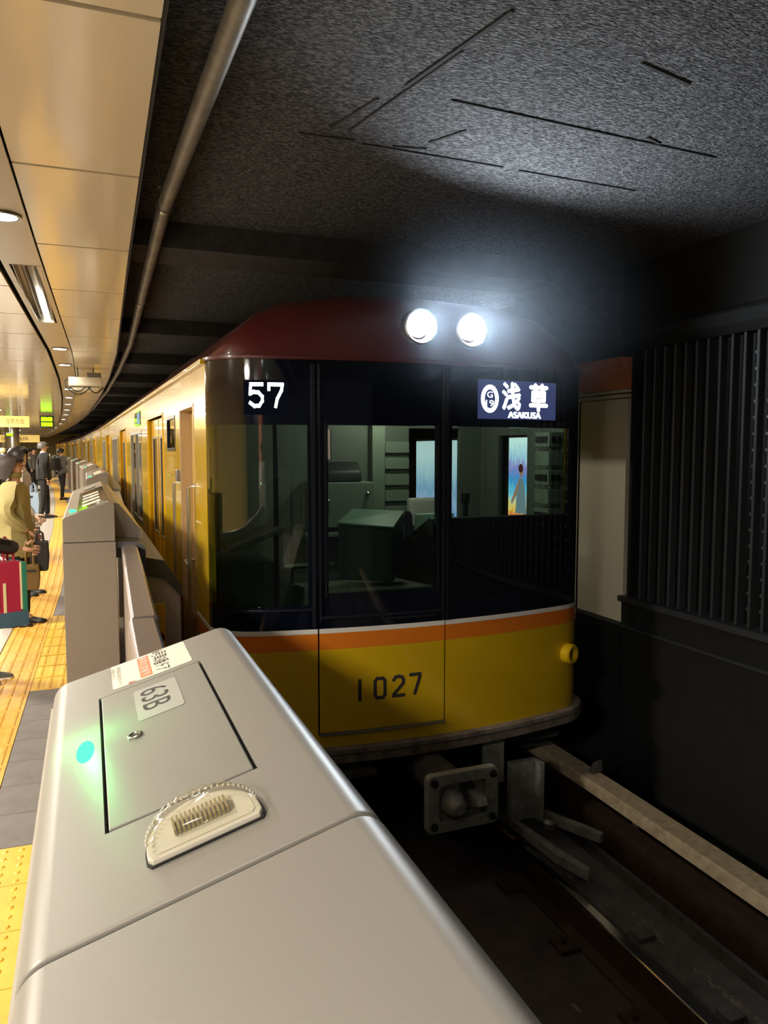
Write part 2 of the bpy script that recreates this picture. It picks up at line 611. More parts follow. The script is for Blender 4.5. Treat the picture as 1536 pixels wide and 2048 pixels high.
def tile(me, x, y):
    o = obj('tactile_tile', me, None, floor)
    o.location = (x, y, 0); o.rotation_euler = (0,0,-Eang(y))
y0 = 3.334
for k in range(-6, 34):
    yc = y0 + .3*k + .15
    tile(bar_me, E(yc) - .82, yc)
for k in range(9):                                     # domed tiles at the near gap
    yc = y0 - .15 - .3*k
    for c in (-.52, -.22): tile(dot_me, E(yc) + c, yc)
for k in range(8):                                     # ribbed tiles in front of the next doors
    yc = 5.53 + .15 + .3125*k
    for c in (-.52, -.22): tile(bar_me2, E(yc) + c, yc)
mat_me = MB().box(-.298,.298,-.1545,.1545,-.034,.001).mesh('rubber_mat', M['rubber_mat'], bevel=.003, seg=1, smooth=False)
def mats(ya, yb):
    n = max(1, round((yb-ya)/.314))
    for k in range(n):
        yc = ya + (k+.5)*(yb-ya)/n
        o = obj('rubber_mat', mat_me, None, floor)
        o.location = (E(yc)-.37, yc, 0); o.rotation_euler = (0,0,-Eang(yc))
mats(3.334, 5.53); mats(8.03, 10.53)
far = MB()
yl = [13.54,17.4,21,25,29,33.5,41,50,60,69,74]
for k in range(4):
    far.join(sweep(rect(-.97+.036+.075*k-.016, -.97+.036+.075*k+.016, -.002, .005), yl, E))
far.join(sweep(rect(-.97,-.67,-.034,0), yl, E))
ystart = 10.53; k = 0
while ystart < 70:                                    # gate bays beyond: yellow and grey by turns
    if k % 2 == 0: far.join(sweep(rect(-.669,-.071,-.034,0), [ystart, ystart+1.4, ystart+2.8], E))
    ystart += 2.8 if k % 2 == 0 else 3.2; k += 1
o = obj('tactile_strip', far, M['tactile_bright'], floor, smooth=False); o['kind'] = 'stuff'
fm = MB(); ystart = 13.33
while ystart < 70:
    fm.join(sweep(rect(-.669,-.071,-.034,0), [ystart, ystart+1.6, ystart+3.2], E)); ystart += 6.0
o = obj('rubber_matting', fm, M['rubber_mat'], floor, smooth=False); o['kind'] = 'stuff'
obj('edge_strip', sweep(rect(-.069,.32,-.034,0), YS, E), M['paving'], floor, smooth=False)

# ---- platform ceiling: lacquered panels, metal light trough
ceil = struct('ceiling', sweep(rect(-7.5,.02,2.79,2.9), YS, E), M['ceil_dark'], smooth=False)
seams = [2.14-1.225*5 + 1.225*k for k in range(5)] + [2.14,3.355,4.589,5.827,6.97,8.13,9.35]
while seams[-1] < 22: seams.append(seams[-1]+1.225)
def panel(xa, xb, ya, yb, zt=2.79, rows=ceil):
    g = .011
    ya2, yb2 = ya+g, yb-g
    mb = MB()
    vs = []
    for z in (2.70, 2.722):
        vs += [(E(ya2)+xa, ya2, z), (E(ya2)+xb, ya2, z), (E(yb2)+xb, yb2, z), (E(yb2)+xa, yb2, z)]
    mb.add(vs, [(0,3,2,1),(4,5,6,7),(0,1,5,4),(1,2,6,5),(2,3,7,6),(3,0,4,7)])
    return obj('ceiling_panel', mb, M['ceil_panel'], ceil, bevel=.0025, seg=2)
for a, b_ in zip(seams[:-1], seams[1:]):
    panel(-.468, .0, a, b_)
    panel(-1.95, -.73, a, b_)
    panel(-3.17, -1.955, a, b_)
fy = [v for v in [seams[-1],25,29,33.5,41,50,60,69,75] if v >= seams[-1]]
for xa, xb in ((-.468,0),(-3.17,-.73)):
    o = obj('ceiling_lining', sweep(rect(xa,xb,2.70,2.722), fy, E), M['ceil_panel'], ceil, smooth=False); o['kind'] = 'stuff'
o = obj('ceiling_lining', sweep(rect(-7.4,-3.18,2.70,2.722), YS, E), M['ceil_panel'], ceil, smooth=False); o['kind'] = 'stuff'

# light trough: runs around the fluorescent recess between y 5.2 and 7.4
tr_y = [-8,-4,0,2,4.6,5.2]; tr_y2 = [7.42,9.6,13,17.4,21,25,29,33.5,41,50,60,69,76]
tro = MB()
tro.join(sweep(rect(-.70,-.475,2.712,2.73), tr_y, E)); tro.join(sweep(rect(-.70,-.475,2.712,2.73), tr_y2, E))
tro.join(sweep(rect(-.70,-.665,2.712,2.73), [5.2,6.3,7.42], E)); tro.join(sweep(rect(-.515,-.475,2.712,2.73), [5.2,6.3,7.42], E))
obj('light_trough', tro, M['trough'], ceil, smooth=False)
obj('trough_lip', sweep(rect(-.485,-.475,2.69,2.73), tr_y+tr_y2, E), M['trough'], ceil, smooth=False)
# the outer fascia of the ceiling and the dark void beside it
obj('fascia', sweep([(.0,2.705),(.012,2.70),(.016,2.9),(.0,2.9)], YS, E), M['ceil_dark'], ceil, smooth=False)

lum = thing('recessed_luminaire', 'recessed slot light in the metal trough with one bright tube lit at its far end', 'light', (E(6.3), 6.3, 2.70))
hb = MB()
hb.box(-.665,-.515,-1.1,1.1,.08,.084).box(-.669,-.665,-1.1,1.1,.01,.084).box(-.515,-.511,-1.1,1.1,.01,.084).box(-.665,-.515,-1.104,-1.1,.01,.084).box(-.665,-.515,1.1,1.104,.01,.084)
obj('housing', hb, M['trough'], lum, smooth=False)
for x in (-.632,-.604,-.556):
    obj('reflector_fin', MB().add([(x-.012,-1.08,.075),(x+.012,-1.08,.035),(x+.012,1.08,.035),(x-.012,1.08,.075),(x-.008,-1.08,.078),(x+.016,-1.08,.038),(x+.016,1.08,.038),(x-.008,1.08,.078)],
        [(0,1,2,3),(7,6,5,4),(0,4,5,1),(2,6,7,3),(1,5,6,2),(0,3,7,4)]), M['steel'], lum, smooth=False)
obj('tube', MB().tube([(-.575,.25,.05),(-.575,1.08,.05)], .02, 12), M['lamp_white'], lum)

# downlights
ORD = 'first second third fourth fifth sixth seventh eighth ninth tenth eleventh twelfth thirteenth'.split()
dls = [-5.5,-2.8,-.9,1.3,4.155,9.24,10.93,15.2,17.6,20.2,23,26,30,35,41,48,56,64]
ring = MB().lathe([(.075,-.006),(.088,-.006),(.09,0),(.078,.004),(.074,.05),(.070,.05),(.070,-.004)], n=28, caps=False)
dl0 = None
words_dl = {4.155: 'round ceiling downlight nearest along the trough, half cut by the photo edge', 9.24: 'round downlight just beyond the slot light in the trough',
            10.93: 'second round downlight beyond the slot light, just before the white box'}
for y in dls:
    lab = words_dl.get(y)
    if lab is None:
        n_far = sum(1 for q in dls if 12 < q <= y); n_near = sum(1 for q in dls if y <= q < 2)
        lab = ORD[n_far-1] + ' small round downlight beyond the white cable box in the trough' if y > 12 else ORD[n_near-1] + ' round downlight back along the trough, counted from the camera'
    loc = (E(y)-.588, y, 2.708)
    if dl0 is None:
        dl0 = thing('downlight', lab, 'light', loc, 0, 'downlights of the platform trough')
        obj('trim_ring', ring, M['steel'], dl0)
        obj('lens', MB().lathe([(.0695,-.0035),(.0695,.0)], n=28), M['lamp_white'], dl0, smooth=False)
        d = dl0
    else:
        d = dup(dl0, loc, 0, lab)
    if y < 31:
        lamp('downlight_lamp', 'SPOT', (loc[0], loc[1], 2.70), DOWN_W*(1 if y < 16 else 1.6), WARM, .07, spot=R(150), blend=.6)

# square lights further into the platform
pl0 = None
for k, y in enumerate((-5,-1,3,7,11,15,19,23,30,38,47,57,67)):
    loc = (E(y)-2.55, y, 2.685)
    lab = ORD[k] + ' square ceiling light along the platform hall, counted from behind the camera'
    if pl0 is None:
        pl0 = thing('ceiling_light', lab, 'light', loc, 0, 'square ceiling lights')
        obj('frame', MB().box(-.35,.35,-.35,.35,0,.015), M['steel'], pl0, bevel=.003)
        obj('diffuser', MB().box(-.32,.32,-.32,.32,-.004,0), M['lamp_warm'], pl0, smooth=False)
    else:
        dup(pl0, loc, 0, lab)
    lamp('hall_lamp', 'AREA', (loc[0], loc[1], 2.66), PANEL_W, WARM, .6, size_y=.6)

# ---- far side of the platform hall
wl = struct('wall_left', sweep(rect(-7.6,-7.4,-.035,2.8), YS, E), M['wall_cream'], smooth=False)
wb = struct('wall_back', MB().box(-14,3,78,78.3,-1.2,3.4), M['wall_cream'], smooth=False)
for k, (y, x, nm) in enumerate([(41,-3.35,'a'),(47,-4.3,'b')]):
    col = thing('round_column', ['silver round column by the yellow hanging board','silver round column standing behind the first one'][k], 'column', (x,y,0))
    obj('shaft', MB().lathe([(.32,0),(.32,2.7)], n=32), M['steel'], col)
    obj('base_ring', MB().lathe([(.36,0),(.36,.12),(.33,.14)], n=32), M['gate_dark'], col)

# ---- track bed, tunnel ceiling, wall across the track
bed = struct('trackbed', sweep(rect(-.2-1.5,2.2,-1.35,-1.18), YS, lambda y: RX(y)), M['trackbed'], smooth=False)
tc = struct('ceiling_tunnel', sweep(rect(-2.3,3.0,3.10,3.3), YS, lambda y: RX(y)), M['tunnel_ceiling'], smooth=False)
def jstrip(p, q, wd, z=3.094):
    p = Vector((p[0], p[1], 0)); q = Vector((q[0], q[1], 0)); d = (q-p).normalized(); n_ = Vector((-d.y, d.x, 0))*wd/2
    return MB().add([(p+n_).to_tuple()[:2]+(z,), (q+n_).to_tuple()[:2]+(z,), (q-n_).to_tuple()[:2]+(z,), (p-n_).to_tuple()[:2]+(z,),
                     (p+n_).to_tuple()[:2]+(z+.012,), (q+n_).to_tuple()[:2]+(z+.012,), (q-n_).to_tuple()[:2]+(z+.012,), (p-n_).to_tuple()[:2]+(z+.012,)],
                    [(0,1,2,3),(7,6,5,4),(0,4,5,1),(1,5,6,2),(2,6,7,3),(3,7,4,0)])
for p, q, wd in [((1.19,3.56),(1.36,2.72),.009),((1.27,3.05),(1.40,2.42),.018),((1.10,3.56),(1.2,3.2),.014),((.98,3.665),(1.25,3.655),.012),((1.3,3.68),(2.1,3.71),.009),((2.2,3.72),(3.0,3.76),.006),((1.45,3.66),(1.62,3.63),.016),
                 ((1.5,3.1),(3.05,3.2),.008),((2.05,2.55),(2.35,2.62),.010),((1.6,3.55),(1.7,3.36),.014),((2.55,3.12),(2.66,3.16),.014)]:
    obj('ceiling_joint', jstrip(p, q, wd), M['joint'], tc, smooth=False)
for k, y in enumerate((5.35, 9.3, 12.6, 16, 19.5, 23, 27, 31, 36, 42)):
    mb = MB()
    hx = RX(y)
    poly = [(E(y)+.05-.0, 3.12), (E(y)+.05, 2.93), (hx+.95, 2.93), (hx+1.62, 2.55), (hx+1.62, 3.12)]
    mb.prism(poly, y, y+.48)
    obj('ceiling_beam', mb, M['beam'], tc, smooth=False)

for ya_ in ([-8,-4,0,2.5,4.2,5.9],[5.9,8,10.6],[10.6,13,17.4,20,21,25,29,33.5,41,50,60,69,78]):
    struct('wall_right', sweep(rect(1.62,2.0,-1.35,3.3), ya_, RX), M['wall_black'], smooth=False)
wr2 = struct('trim_1', MB().box(3.97,4.25,-3,5.02,-1.2,.40), M['tunnel_dark'], smooth=False)
struct('trim_2', MB().box(3.93,4.25,-3,5.02,.40,.445), M['slat'], smooth=False)
struct('trim_3', MB().box(3.94,4.2,-3,5.9,.195,.215), M['slat'], smooth=False)
struct('trim_4', MB().prism([(4.0,2.37),(3.93,2.42),(3.93,2.5),(4.25,2.62),(4.25,2.37)], -3, 5.02), M['tunnel_dark'], smooth=False)

gr = thing('louvre_screen', 'tall screen of thin vertical slats in the dark wall across the track', 'screen', (4.0, 2.4, .445))
obj('back_panel', MB().box(.09,.1,-3.0,2.55,0,1.92), M['wall_black'], gr, smooth=False)
obj('frame', MB().box(-.01,.1,2.55,2.585,0,1.92), M['wall_black'], gr, smooth=False)
slat_me = MB().box(-.012,.05,-.011,.011,.0,1.92).mesh('slat', M['slat'], bevel=.003, seg=1)
for k in range(34):
    o = obj('slat', slat_me, None, gr); o.location = (0, 2.44-.107*k, 0)
peg = MB()
for k in range(8):
    for q in range(17):
        yy_ = 2.44-.107*k-.0535-.107*9
        peg.box(.045,.06,yy_-.02,yy_+.02,.1+q*.105,.118+q*.105)
o = obj('mesh_clips', peg, M['steel_dull'], gr, smooth=False); o['kind'] = 'stuff'

pil = thing('wall_pilaster', 'pale metal pilaster with orange capital beside the train', 'column', (4.0, 5.3, -1.18))
obj('shaft', MB().box(-.03,.2,-.29,.32,1.40,3.19), M['pilaster'], pil, bevel=.006)
obj('base', MB().box(-.03,.2,-.29,.32,0,1.396), M['tunnel_dark'], pil, bevel=.004)
obj('molding', MB().box(-.05,.2,-.31,.34,3.195,3.225).box(-.045,.2,-.305,.335,3.235,3.262), M['pilaster'], pil, bevel=.006)
cp = MB().prism([(-.04,3.265),(.2,3.265),(.2,3.51),(-.10,3.51),(-.10,3.47),(-.06,3.43)], -.30, .33)
obj('capital', cp, M['capital'], pil, bevel=.004)

# backlit advertisements on the wall across the track, seen through the cab
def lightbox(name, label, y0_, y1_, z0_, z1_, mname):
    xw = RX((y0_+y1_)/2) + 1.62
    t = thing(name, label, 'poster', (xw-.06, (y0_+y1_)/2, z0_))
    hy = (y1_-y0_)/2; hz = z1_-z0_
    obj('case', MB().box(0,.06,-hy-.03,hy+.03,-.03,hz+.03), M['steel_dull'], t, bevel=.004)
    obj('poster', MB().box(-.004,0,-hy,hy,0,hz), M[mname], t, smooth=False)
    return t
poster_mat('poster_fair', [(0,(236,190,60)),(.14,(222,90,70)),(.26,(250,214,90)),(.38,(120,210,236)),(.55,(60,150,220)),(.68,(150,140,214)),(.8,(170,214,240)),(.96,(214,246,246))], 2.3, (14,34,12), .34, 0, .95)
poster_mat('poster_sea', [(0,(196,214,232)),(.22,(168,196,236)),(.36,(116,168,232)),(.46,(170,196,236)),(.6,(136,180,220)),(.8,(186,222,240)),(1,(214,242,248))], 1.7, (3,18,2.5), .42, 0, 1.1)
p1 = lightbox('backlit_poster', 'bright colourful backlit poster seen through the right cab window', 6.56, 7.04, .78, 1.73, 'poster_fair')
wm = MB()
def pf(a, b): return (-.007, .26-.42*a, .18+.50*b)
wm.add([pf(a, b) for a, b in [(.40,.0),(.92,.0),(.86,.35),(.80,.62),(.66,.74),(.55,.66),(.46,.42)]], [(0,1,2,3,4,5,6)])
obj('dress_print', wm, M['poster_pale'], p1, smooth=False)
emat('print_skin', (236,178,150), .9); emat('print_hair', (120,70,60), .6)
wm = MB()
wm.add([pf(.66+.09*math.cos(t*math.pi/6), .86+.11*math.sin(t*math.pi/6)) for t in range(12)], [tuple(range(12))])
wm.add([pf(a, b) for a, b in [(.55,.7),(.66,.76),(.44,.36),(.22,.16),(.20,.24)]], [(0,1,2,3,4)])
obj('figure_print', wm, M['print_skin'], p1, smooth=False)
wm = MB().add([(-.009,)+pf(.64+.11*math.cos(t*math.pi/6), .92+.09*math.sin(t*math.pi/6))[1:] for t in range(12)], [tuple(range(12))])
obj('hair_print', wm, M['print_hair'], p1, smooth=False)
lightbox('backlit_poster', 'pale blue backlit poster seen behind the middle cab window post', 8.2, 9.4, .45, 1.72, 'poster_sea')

# pipe along the ceiling edge
PX = lambda y: E(y) + (.245 if y < 3 else .16 if y > 4 else .245 - .085*(y-3))
pp = thing('ceiling_pipe', 'long grey pipe with bright couplings running beside the ceiling edge', 'pipe', (E(4)+.2, 4, 2.87))
pys = [-8,-4,0,1.5,2.235,3,4.26,5.5,6.85,8.3,9.8,13,17.4,21,25,33.5]
pts = [(E(y)+.235 if y < 2.3 else E(y)+.17 if y > 4 else E(y)+.235-.065*(y-2.3)/1.7, y, 2.87) for y in pys]
obj('pipe_run', MB().tube(pts, .037, 14), M['pipe'], pp, world=True)
for y in (4.26, 7.0, 9.7, 12.5, 15.4):
    x = E(y)+.17
    obj('coupling', MB().tube([(x,y-.02,2.87),(x,y+.02,2.87)], .043, 16), M['steel'], pp, world=True)
    obj('hanger', MB().tube([(x-.03,y-.2,2.87),(x-.055,y-.2,3.1)], .006, 6).tube([(x-.05,y-.2,2.9),(x+.05,y-.2,2.9)], .006, 6), M['steel_dull'], pp, world=True)

# ---- rails
ys_r = [-6,-3,0,2.5,4.2,6,8,12,16,20,28,36,52,70]
for k, off in enumerate((0.0, -1.435)):
    t = thing('running_rail', ['polished running rail on the far side of the track','running rail close under the platform gates'][k], 'rail', (RX(2)+off, 2, -1.18))
    prof = [(-.065,-1.18),(.065,-1.18),(.065,-1.165),(.012,-1.14),(.012,-1.0),(.034,-.985),(.034,-.955),(-.034,-.955),(-.034,-.985),(-.012,-1.0),(-.012,-1.14),(-.065,-1.165)]
    obj('web', sweep([(x+off, z) for x, z in prof], ys_r, RX), M['rust'], t, world=True, smooth=False)
    obj('running_surface', sweep([(off-.03,-.9545),(off+.03,-.9545),(off+.024,-.9495),(off-.024,-.9495)], ys_r, RX), M['rail_top'], t, world=True, smooth=False)
# concrete shoulder beside the far rail with clips
sh = struct('trim_5', sweep([(.075,-1.18),(.40,-1.18),(.38,-.985),(.085,-.985)], ys_r, RX), M['rail_side'], smooth=False)
sh2 = struct('trim_6', sweep([(.47,-1.18),(.50,-1.18),(.50,-.99),(.47,-.99)], ys_r, RX), M['rail_side'], smooth=False)
fl = MB()
for k in range(70):
    y = random.choice([3.9,3.2,2.75,2.6,2.5,2.35]) + random.gauss(0,.08)
    x = RX(y) + .235 + random.gauss(0,.018); s_ = random.uniform(.004,.014)
    fl.add([(x-s_,y-s_*2,-.985),(x+s_,y-s_,-.985),(x+s_*.6,y+s_*2,-.985),(x-s_*.7,y+s_,-.985),(x,y,-.979)], [(0,1,4),(1,2,4),(2,3,4),(3,0,4)])
o = obj('paint_flakes', fl, M['flake'], sh, smooth=False); o['kind'] = 'stuff'
for k in range(6):
    y = 1.3 + .62*k
    obj('rail_clip', MB().box(RX(y)+.09,RX(y)+.19,y-.05,y+.05,-.985,-.955), M['rail_side'], sh, bevel=.008)
for k in range(7):
    y = 1.0 + .62*k
    obj('sleeper_plate', MB().box(RX(y)-.19,RX(y)-.07,y-.07,y+.07,-1.18,-1.15).lathe([(.016,-1.15),(.016,-1.12)], (RX(y)-.14,y,0), n=10), M['rust'], bed, bevel=.004)
for (x, y, s_) in [(2.02,2.72,.05),(1.62,3.2,.04),(2.2,3.05,.03)]:
    lt = obj('litter', MB().add([(-s_,-s_*.3,.002),(s_,-s_*.45,.002),(s_*1.1,s_*.3,.006),(-s_*.9,s_*.4,.002)], [(0,1,2,3)]).xf(Matrix.Translation((x,y,-1.178)) @ Matrix.Rotation(1.8,4,'Z')), M['flake'], None, smooth=False)
    tag(lt, 'scrap of paper lying on the dark trackbed' , 'litter', 'scraps on the trackbed')

t3 = thing('third_rail', 'third rail with long beige protective cover along the track', 'rail', (3.25, 3, -1.18))
obj('conductor_rail', sweep([(.60,-1.1),(.72,-1.1),(.72,-.86),(.60,-.86)], ys_r, RX), M['rust'], t3, world=True, smooth=False)
obj('cover_board', sweep([(.60,-.745),(.625,-.69),(.635,-.68),(.775,-.68),(.78,-.69),(.78,-.72),(.64,-.72),(.62,-.76)], ys_r, RX), M['cover_beige'], t3, world=True, smooth=False)
for y in (1.2,2.6,4.0):
    x = RX(y)
    obj('insulator', MB().lathe([(.05,-1.18),(.05,-1.15),(.035,-1.14),(.05,-1.12),(.05,-1.10)], (x+.66,y,0), n=14), M['rail_side'], t3, world=True)
    obj('bracket', MB().box(x+.76,x+.80,y-.03,y+.03,-1.18,-.70), M['rail_side'], t3, world=True)
y = 4.42; x = RX(y)
obj('cover_clip', MB().add([(x+.70,y-.03,-.675),(x+.80,y-.02,-.675),(x+.80,y+.0,-.60),(x+.73,y,-.615),(x+.70,y+.01,-.675),(x+.80,y+.02,-.675),(x+.80,y+.012,-.60),(x+.73,y+.012,-.615)],
    [(0,1,2,3),(7,6,5,4),(0,4,5,1),(1,5,6,2),(2,6,7,3),(3,7,4,0)]), M['steel_dull'], t3, world=True, smooth=False)

# ================================================================== TRAIN
HW = 1.275
def plan(u):
    a = abs(u)
    v = .11*a*a - .012*u
    if a > 1.03:
        t = min(1.0, (a-1.03)/.245)
        v += .20*(1-math.sqrt(max(0, 1-t*t)))
    return v
VS = plan(-HW)     # where the flat side begins

def us(u0, u1, n=None):
    """samples along the face, dense in the round corners"""
    pts = [u0]
    k = max(2, int(abs(u1-u0)/.06))
    for i in range(1, k): pts.append(u0+(u1-u0)*i/k)
    for s_ in (-1, 1):
        for t in (.35,.6,.8,.92,.98,1.0):
            q = s_*(1.03+.245*t)
            if u0 < q < u1: pts.append(q)
    pts.append(u1)
    return sorted(set(round(p, 5) for p in pts))

def fpt(u, z, off=0.0):
    """point of the cab face, moved outwards by off"""
    e = .004
    ua, ub = max(-HW, u-e), min(HW, u+e)
    d = Vector((ub-ua, plan(ub)-plan(ua)))
    if d.length < 1e-9: d = Vector((1, 0))
    if abs(u) > HW-1e-4:
        n_ = Vector((math.copysign(1, u), 0))
    else:
        d.normalize(); n_ = Vector((d.y, -d.x))
    return (u + n_.x*off, plan(u) + n_.y*off, z)

def patch(u0, u1, z0, z1, off=0.0, th=.03, zs=None):
    U = us(u0, u1); Z = zs or [z0, z1]
    nu = len(U); mb = MB()
    f_ = [[fpt(u, z, off) for u in U] for z in Z]
    b_ = [[fpt(u, z, off-th) for u in U] for z in Z]
    vs = [p for row in f_ for p in row] + [p for row in b_ for p in row]
    N = nu*len(Z); fs = []
    for j in range(len(Z)-1):
        for i in range(nu-1):
            a = j*nu+i
            fs.append((a, a+1, a+nu+1, a+nu)); fs.append((N+a, N+a+nu, N+a+nu+1, N+a+1))
    for i in range(nu-1):
        fs.append((i, N+i, N+i+1, i+1))
        t = (len(Z)-1)*nu+i
        fs.append((t, t+1, N+t+1, N+t))
    for j in range(len(Z)-1):
        a = j*nu; c = j*nu+nu-1
        fs.append((a, a+nu, N+a+nu, N+a)); fs.append((c, N+c, N+c+nu, c+nu))
    return mb.add(vs, fs)

def wall_cells(vb, zb, holes, x_out, x_in):
    """flat side wall as a grid of cells around its openings"""
    vb = sorted(set(vb + [h[0] for h in holes] + [h[1] for h in holes]))
    zb = sorted(set(zb + [h[2] for h in holes] + [h[3] for h in holes]))
    mb = MB()
    nv, nz = len(vb), len(zb)
    solid = [[not any(h[0] <= (vb[i]+vb[i+1])/2 <= h[1] and h[2] <= (zb[j]+zb[j+1])/2 <= h[3] for h in holes) for j in range(nz-1)] for i in range(nv-1)]
    idx = {}
    def vid(x, i, j):
        k = (x, i, j)
        if k not in idx:
            idx[k] = len(mb.v); mb.v.append((x, vb[i], zb[j]))
        return idx[k]
    for i in range(nv-1):
        for j in range(nz-1):
            if not solid[i][j]: continue
            for x in (x_out, x_in):
                mb.f.append((vid(x,i,j), vid(x,i+1,j), vid(x,i+1,j+1), vid(x,i,j+1)))
            for di, dj, a, b_ in ((-1,0,(i,j),(i,j+1)),(1,0,(i+1,j),(i+1,j+1)),(0,-1,(i,j),(i+1,j)),(0,1,(i,j+1),(i+1,j+1))):
                ii, jj = i+di, j+dj
                if not (0 <= ii < nv-1 and 0 <= jj < nz-1) or not solid[ii][jj]:
                    mb.f.append((vid(x_out,*a), vid(x_out,*b_), vid(x_in,*b_), vid(x_in,*a)))
    return mb

DOORS = [(2.62,3.94),(7.2,8.5),(11.75,13.05)]
WINS = [(4.7,6.25,.78,1.82),(9.25,10.8,.78,1.82),(13.7,15.2,.78,1.82)]
LEN = 15.9
def roofz(u):
    pr = [(0,2.53),(.5,2.515),(.85,2.46),(1.0,2.39),(1.15,2.25),(HW,2.12)]
    return interp(pr, abs(u)) if abs(u) < HW else 2.12

def side_of_car(root, sgn, lead, v0, detail=True):
    xo, xi = sgn*HW, sgn*(HW-.045)
    far_side = lead and sgn > 0
    doors = DOORS[1:] if far_side else DOORS
    holes = [(a, b_, 0.0, 1.90) for a, b_ in doors] + list(WINS)
    if far_side: holes.append((1.90,3.30,.50,1.84))
    if lead:
        holes.append((.88,1.52,0.0,1.88))
        if sgn < 0: holes.append((1.80,2.30,1.60,1.86))
    side = obj('body_side', wall_cells([v0, LEN], [-.16, 2.12], holes, xo, xi), M['train_yellow'], root, smooth=False)
    # stripes between the openings
    cuts = sorted([(a, b_) for a, b_ in doors] + ([(.88,1.52)] if lead else []))
    segs = []; p = v0
    for a, b_ in cuts: segs.append((p, a)); p = b_
    segs.append((p, LEN))
    x1, x2 = sorted((xo+sgn*.002, xo-sgn*.002))
    for a, b_ in segs:
        obj('orange_stripe', MB().box(x1,x2,a,b_,.435,.535), M['train_orange'], side, smooth=False)
        obj('white_stripe', MB().box(x1,x2,a,b_,.535,.562), M['train_white'], side, smooth=False)
    x1, x2 = sorted((xo+sgn*.03, xo-sgn*.01))
    obj('gutter', MB().box(x1,x2,v0,LEN,2.10,2.13), M['train_yellow'], side, bevel=.006)
    if sgn > 0 and not lead: return
    # passenger doors: two leaves each, in a recess
    for a, b_ in doors:
        dxo = xo - sgn*.035; c = (a+b_)/2
        d = obj('passenger_door', _door_leaf(dxo, sgn, a, c-.006), M['train_door'], root, bevel=.003, seg=1)
        d2 = obj('passenger_door', _door_leaf(dxo, sgn, c+.006, b_), M['train_door'], root, bevel=.003, seg=1)
        for dd, (p, q) in ((d,(a,c)),(d2,(c,b_))):
            m_ = (p+q)/2
            obj('window_frame', _frame(dxo+sgn*.004, sgn, m_-.2, m_+.2, .80, 1.73, .02, .012), M['steel'], dd, bevel=.003, seg=1)
            obj('pane', MB().box(*sorted((dxo-sgn*.008, dxo-sgn*.012)), m_-.2, m_+.2, .80, 1.73), M['glass_side'], dd, smooth=False)
        obj('door_rubber', MB().box(*sorted((dxo+sgn*.002, dxo-sgn*.03)), c-.008, c+.008, 0, 1.9), M['rubber'], d, smooth=False)
        obj('door_jamb', _boxes([(*sorted((xo+sgn*.006, xo-sgn*.04)), a-.02, a, 0, 1.92), (*sorted((xo+sgn*.006, xo-sgn*.04)), b_, b_+.02, 0, 1.92), (*sorted((xo+sgn*.006, xo-sgn*.04)), a-.02, b_+.02, 1.9, 1.92)]), M['train_door'], root, bevel=.003, seg=1)
    # windows in metal frames, with pale sheets behind that imitate reflected platform light
    for a, b_, z0, z1 in WINS:
        f_ = obj('window_frame', _frame(xo+sgn*.006, sgn, a, b_, z0, z1, .035, .03, mull=True), M['steel'], root, bevel=.003, seg=1)
        c = (a+b_)/2
        for p, q in ((a,c),(c,b_)):
            obj('pane', MB().box(*sorted((xo-sgn*.012, xo-sgn*.016)), p+.01, q-.01, z0+.01, z1-.01), M['glass_side'], f_, smooth=False)
        if sgn < 0: obj('reflection_backing', MB().box(*sorted((xo-sgn*.05, xo-sgn*.054)), a-.02, b_+.02, z0, z1+.02), M['reflection_backing'], root, smooth=False)

def _boxes(lst):
    mb = MB()
    for b_ in lst: mb.box(*b_)
    return mb
def _frame(x, sgn, a, b_, z0, z1, w_, d, mull=False):
    x0, x1 = sorted((x, x-sgn*d))
    L = [(x0,x1,a-.005,b_+.005,z1-w_,z1+.005),(x0,x1,a-.005,b_+.005,z0-.005,z0+w_),(x0,x1,a-.005,a+w_,z0+w_,z1-w_),(x0,x1,b_-w_,b_+.005,z0+w_,z1-w_)]
    if mull: L.append((x0,x1,(a+b_)/2-w_/2,(a+b_)/2+w_/2,z0+w_,z1-w_))
    return _boxes(L)
def _door_leaf(x, sgn, a, b_):
    m_ = (a+b_)/2
    return wall_cells([a,b_],[0,1.9],[(m_-.2,m_+.2,.80,1.73)], x, x-sgn*.03)

def roof(root, v0, lead):
    U = [-HW,-1.21,-1.15,-1.08,-1.0,-.93,-.85,-.68,-.5,-.25,0,.25,.5,.68,.85,.93,1.0,1.08,1.15,1.21,HW]
    rows = []
    if lead:
        for k in range(7):
            t = k/6
            row = []
            for u in U:
                zt = roofz(u)
                z = 2.12 + (zt-2.12)*math.sin(t*math.pi/2)
                lean = .16*t*t + .05*t
                row.append((u, plan(u) + lean*(1 if abs(u) < 1.0 else max(0.25, (HW-abs(u))/.275)), z))
            rows.append(row)
        rows.append([(u, max(.75, plan(u)+.25), roofz(u)) for u in U])
    else:
        rows.append([(u, v0, 2.12) for u in U]); rows.append([(u, v0, roofz(u)) for u in U])
    rows.append([(u, LEN, roofz(u)) for u in U])
    rows.append([(u, LEN, 2.115) for u in U])
    n = len(U); vs = [p for r_ in rows for p in r_]
    fs = [(j*n+i, j*n+i+1, (j+1)*n+i+1, (j+1)*n+i) for j in range(len(rows)-1) for i in range(n-1)]
    r_ = obj('roof', MB().add(vs, fs), M['train_red'], root, merge=.0005)
    for vv in (5.2, 10.8):
        obj('air_conditioner', MB().prism([(-.85,2.45),(.85,2.45),(.78,2.58),(.6,2.61),(-.6,2.61),(-.78,2.58)], vv-1.1, vv+1.1), M['underframe'], r_, bevel=.02)
    return r_

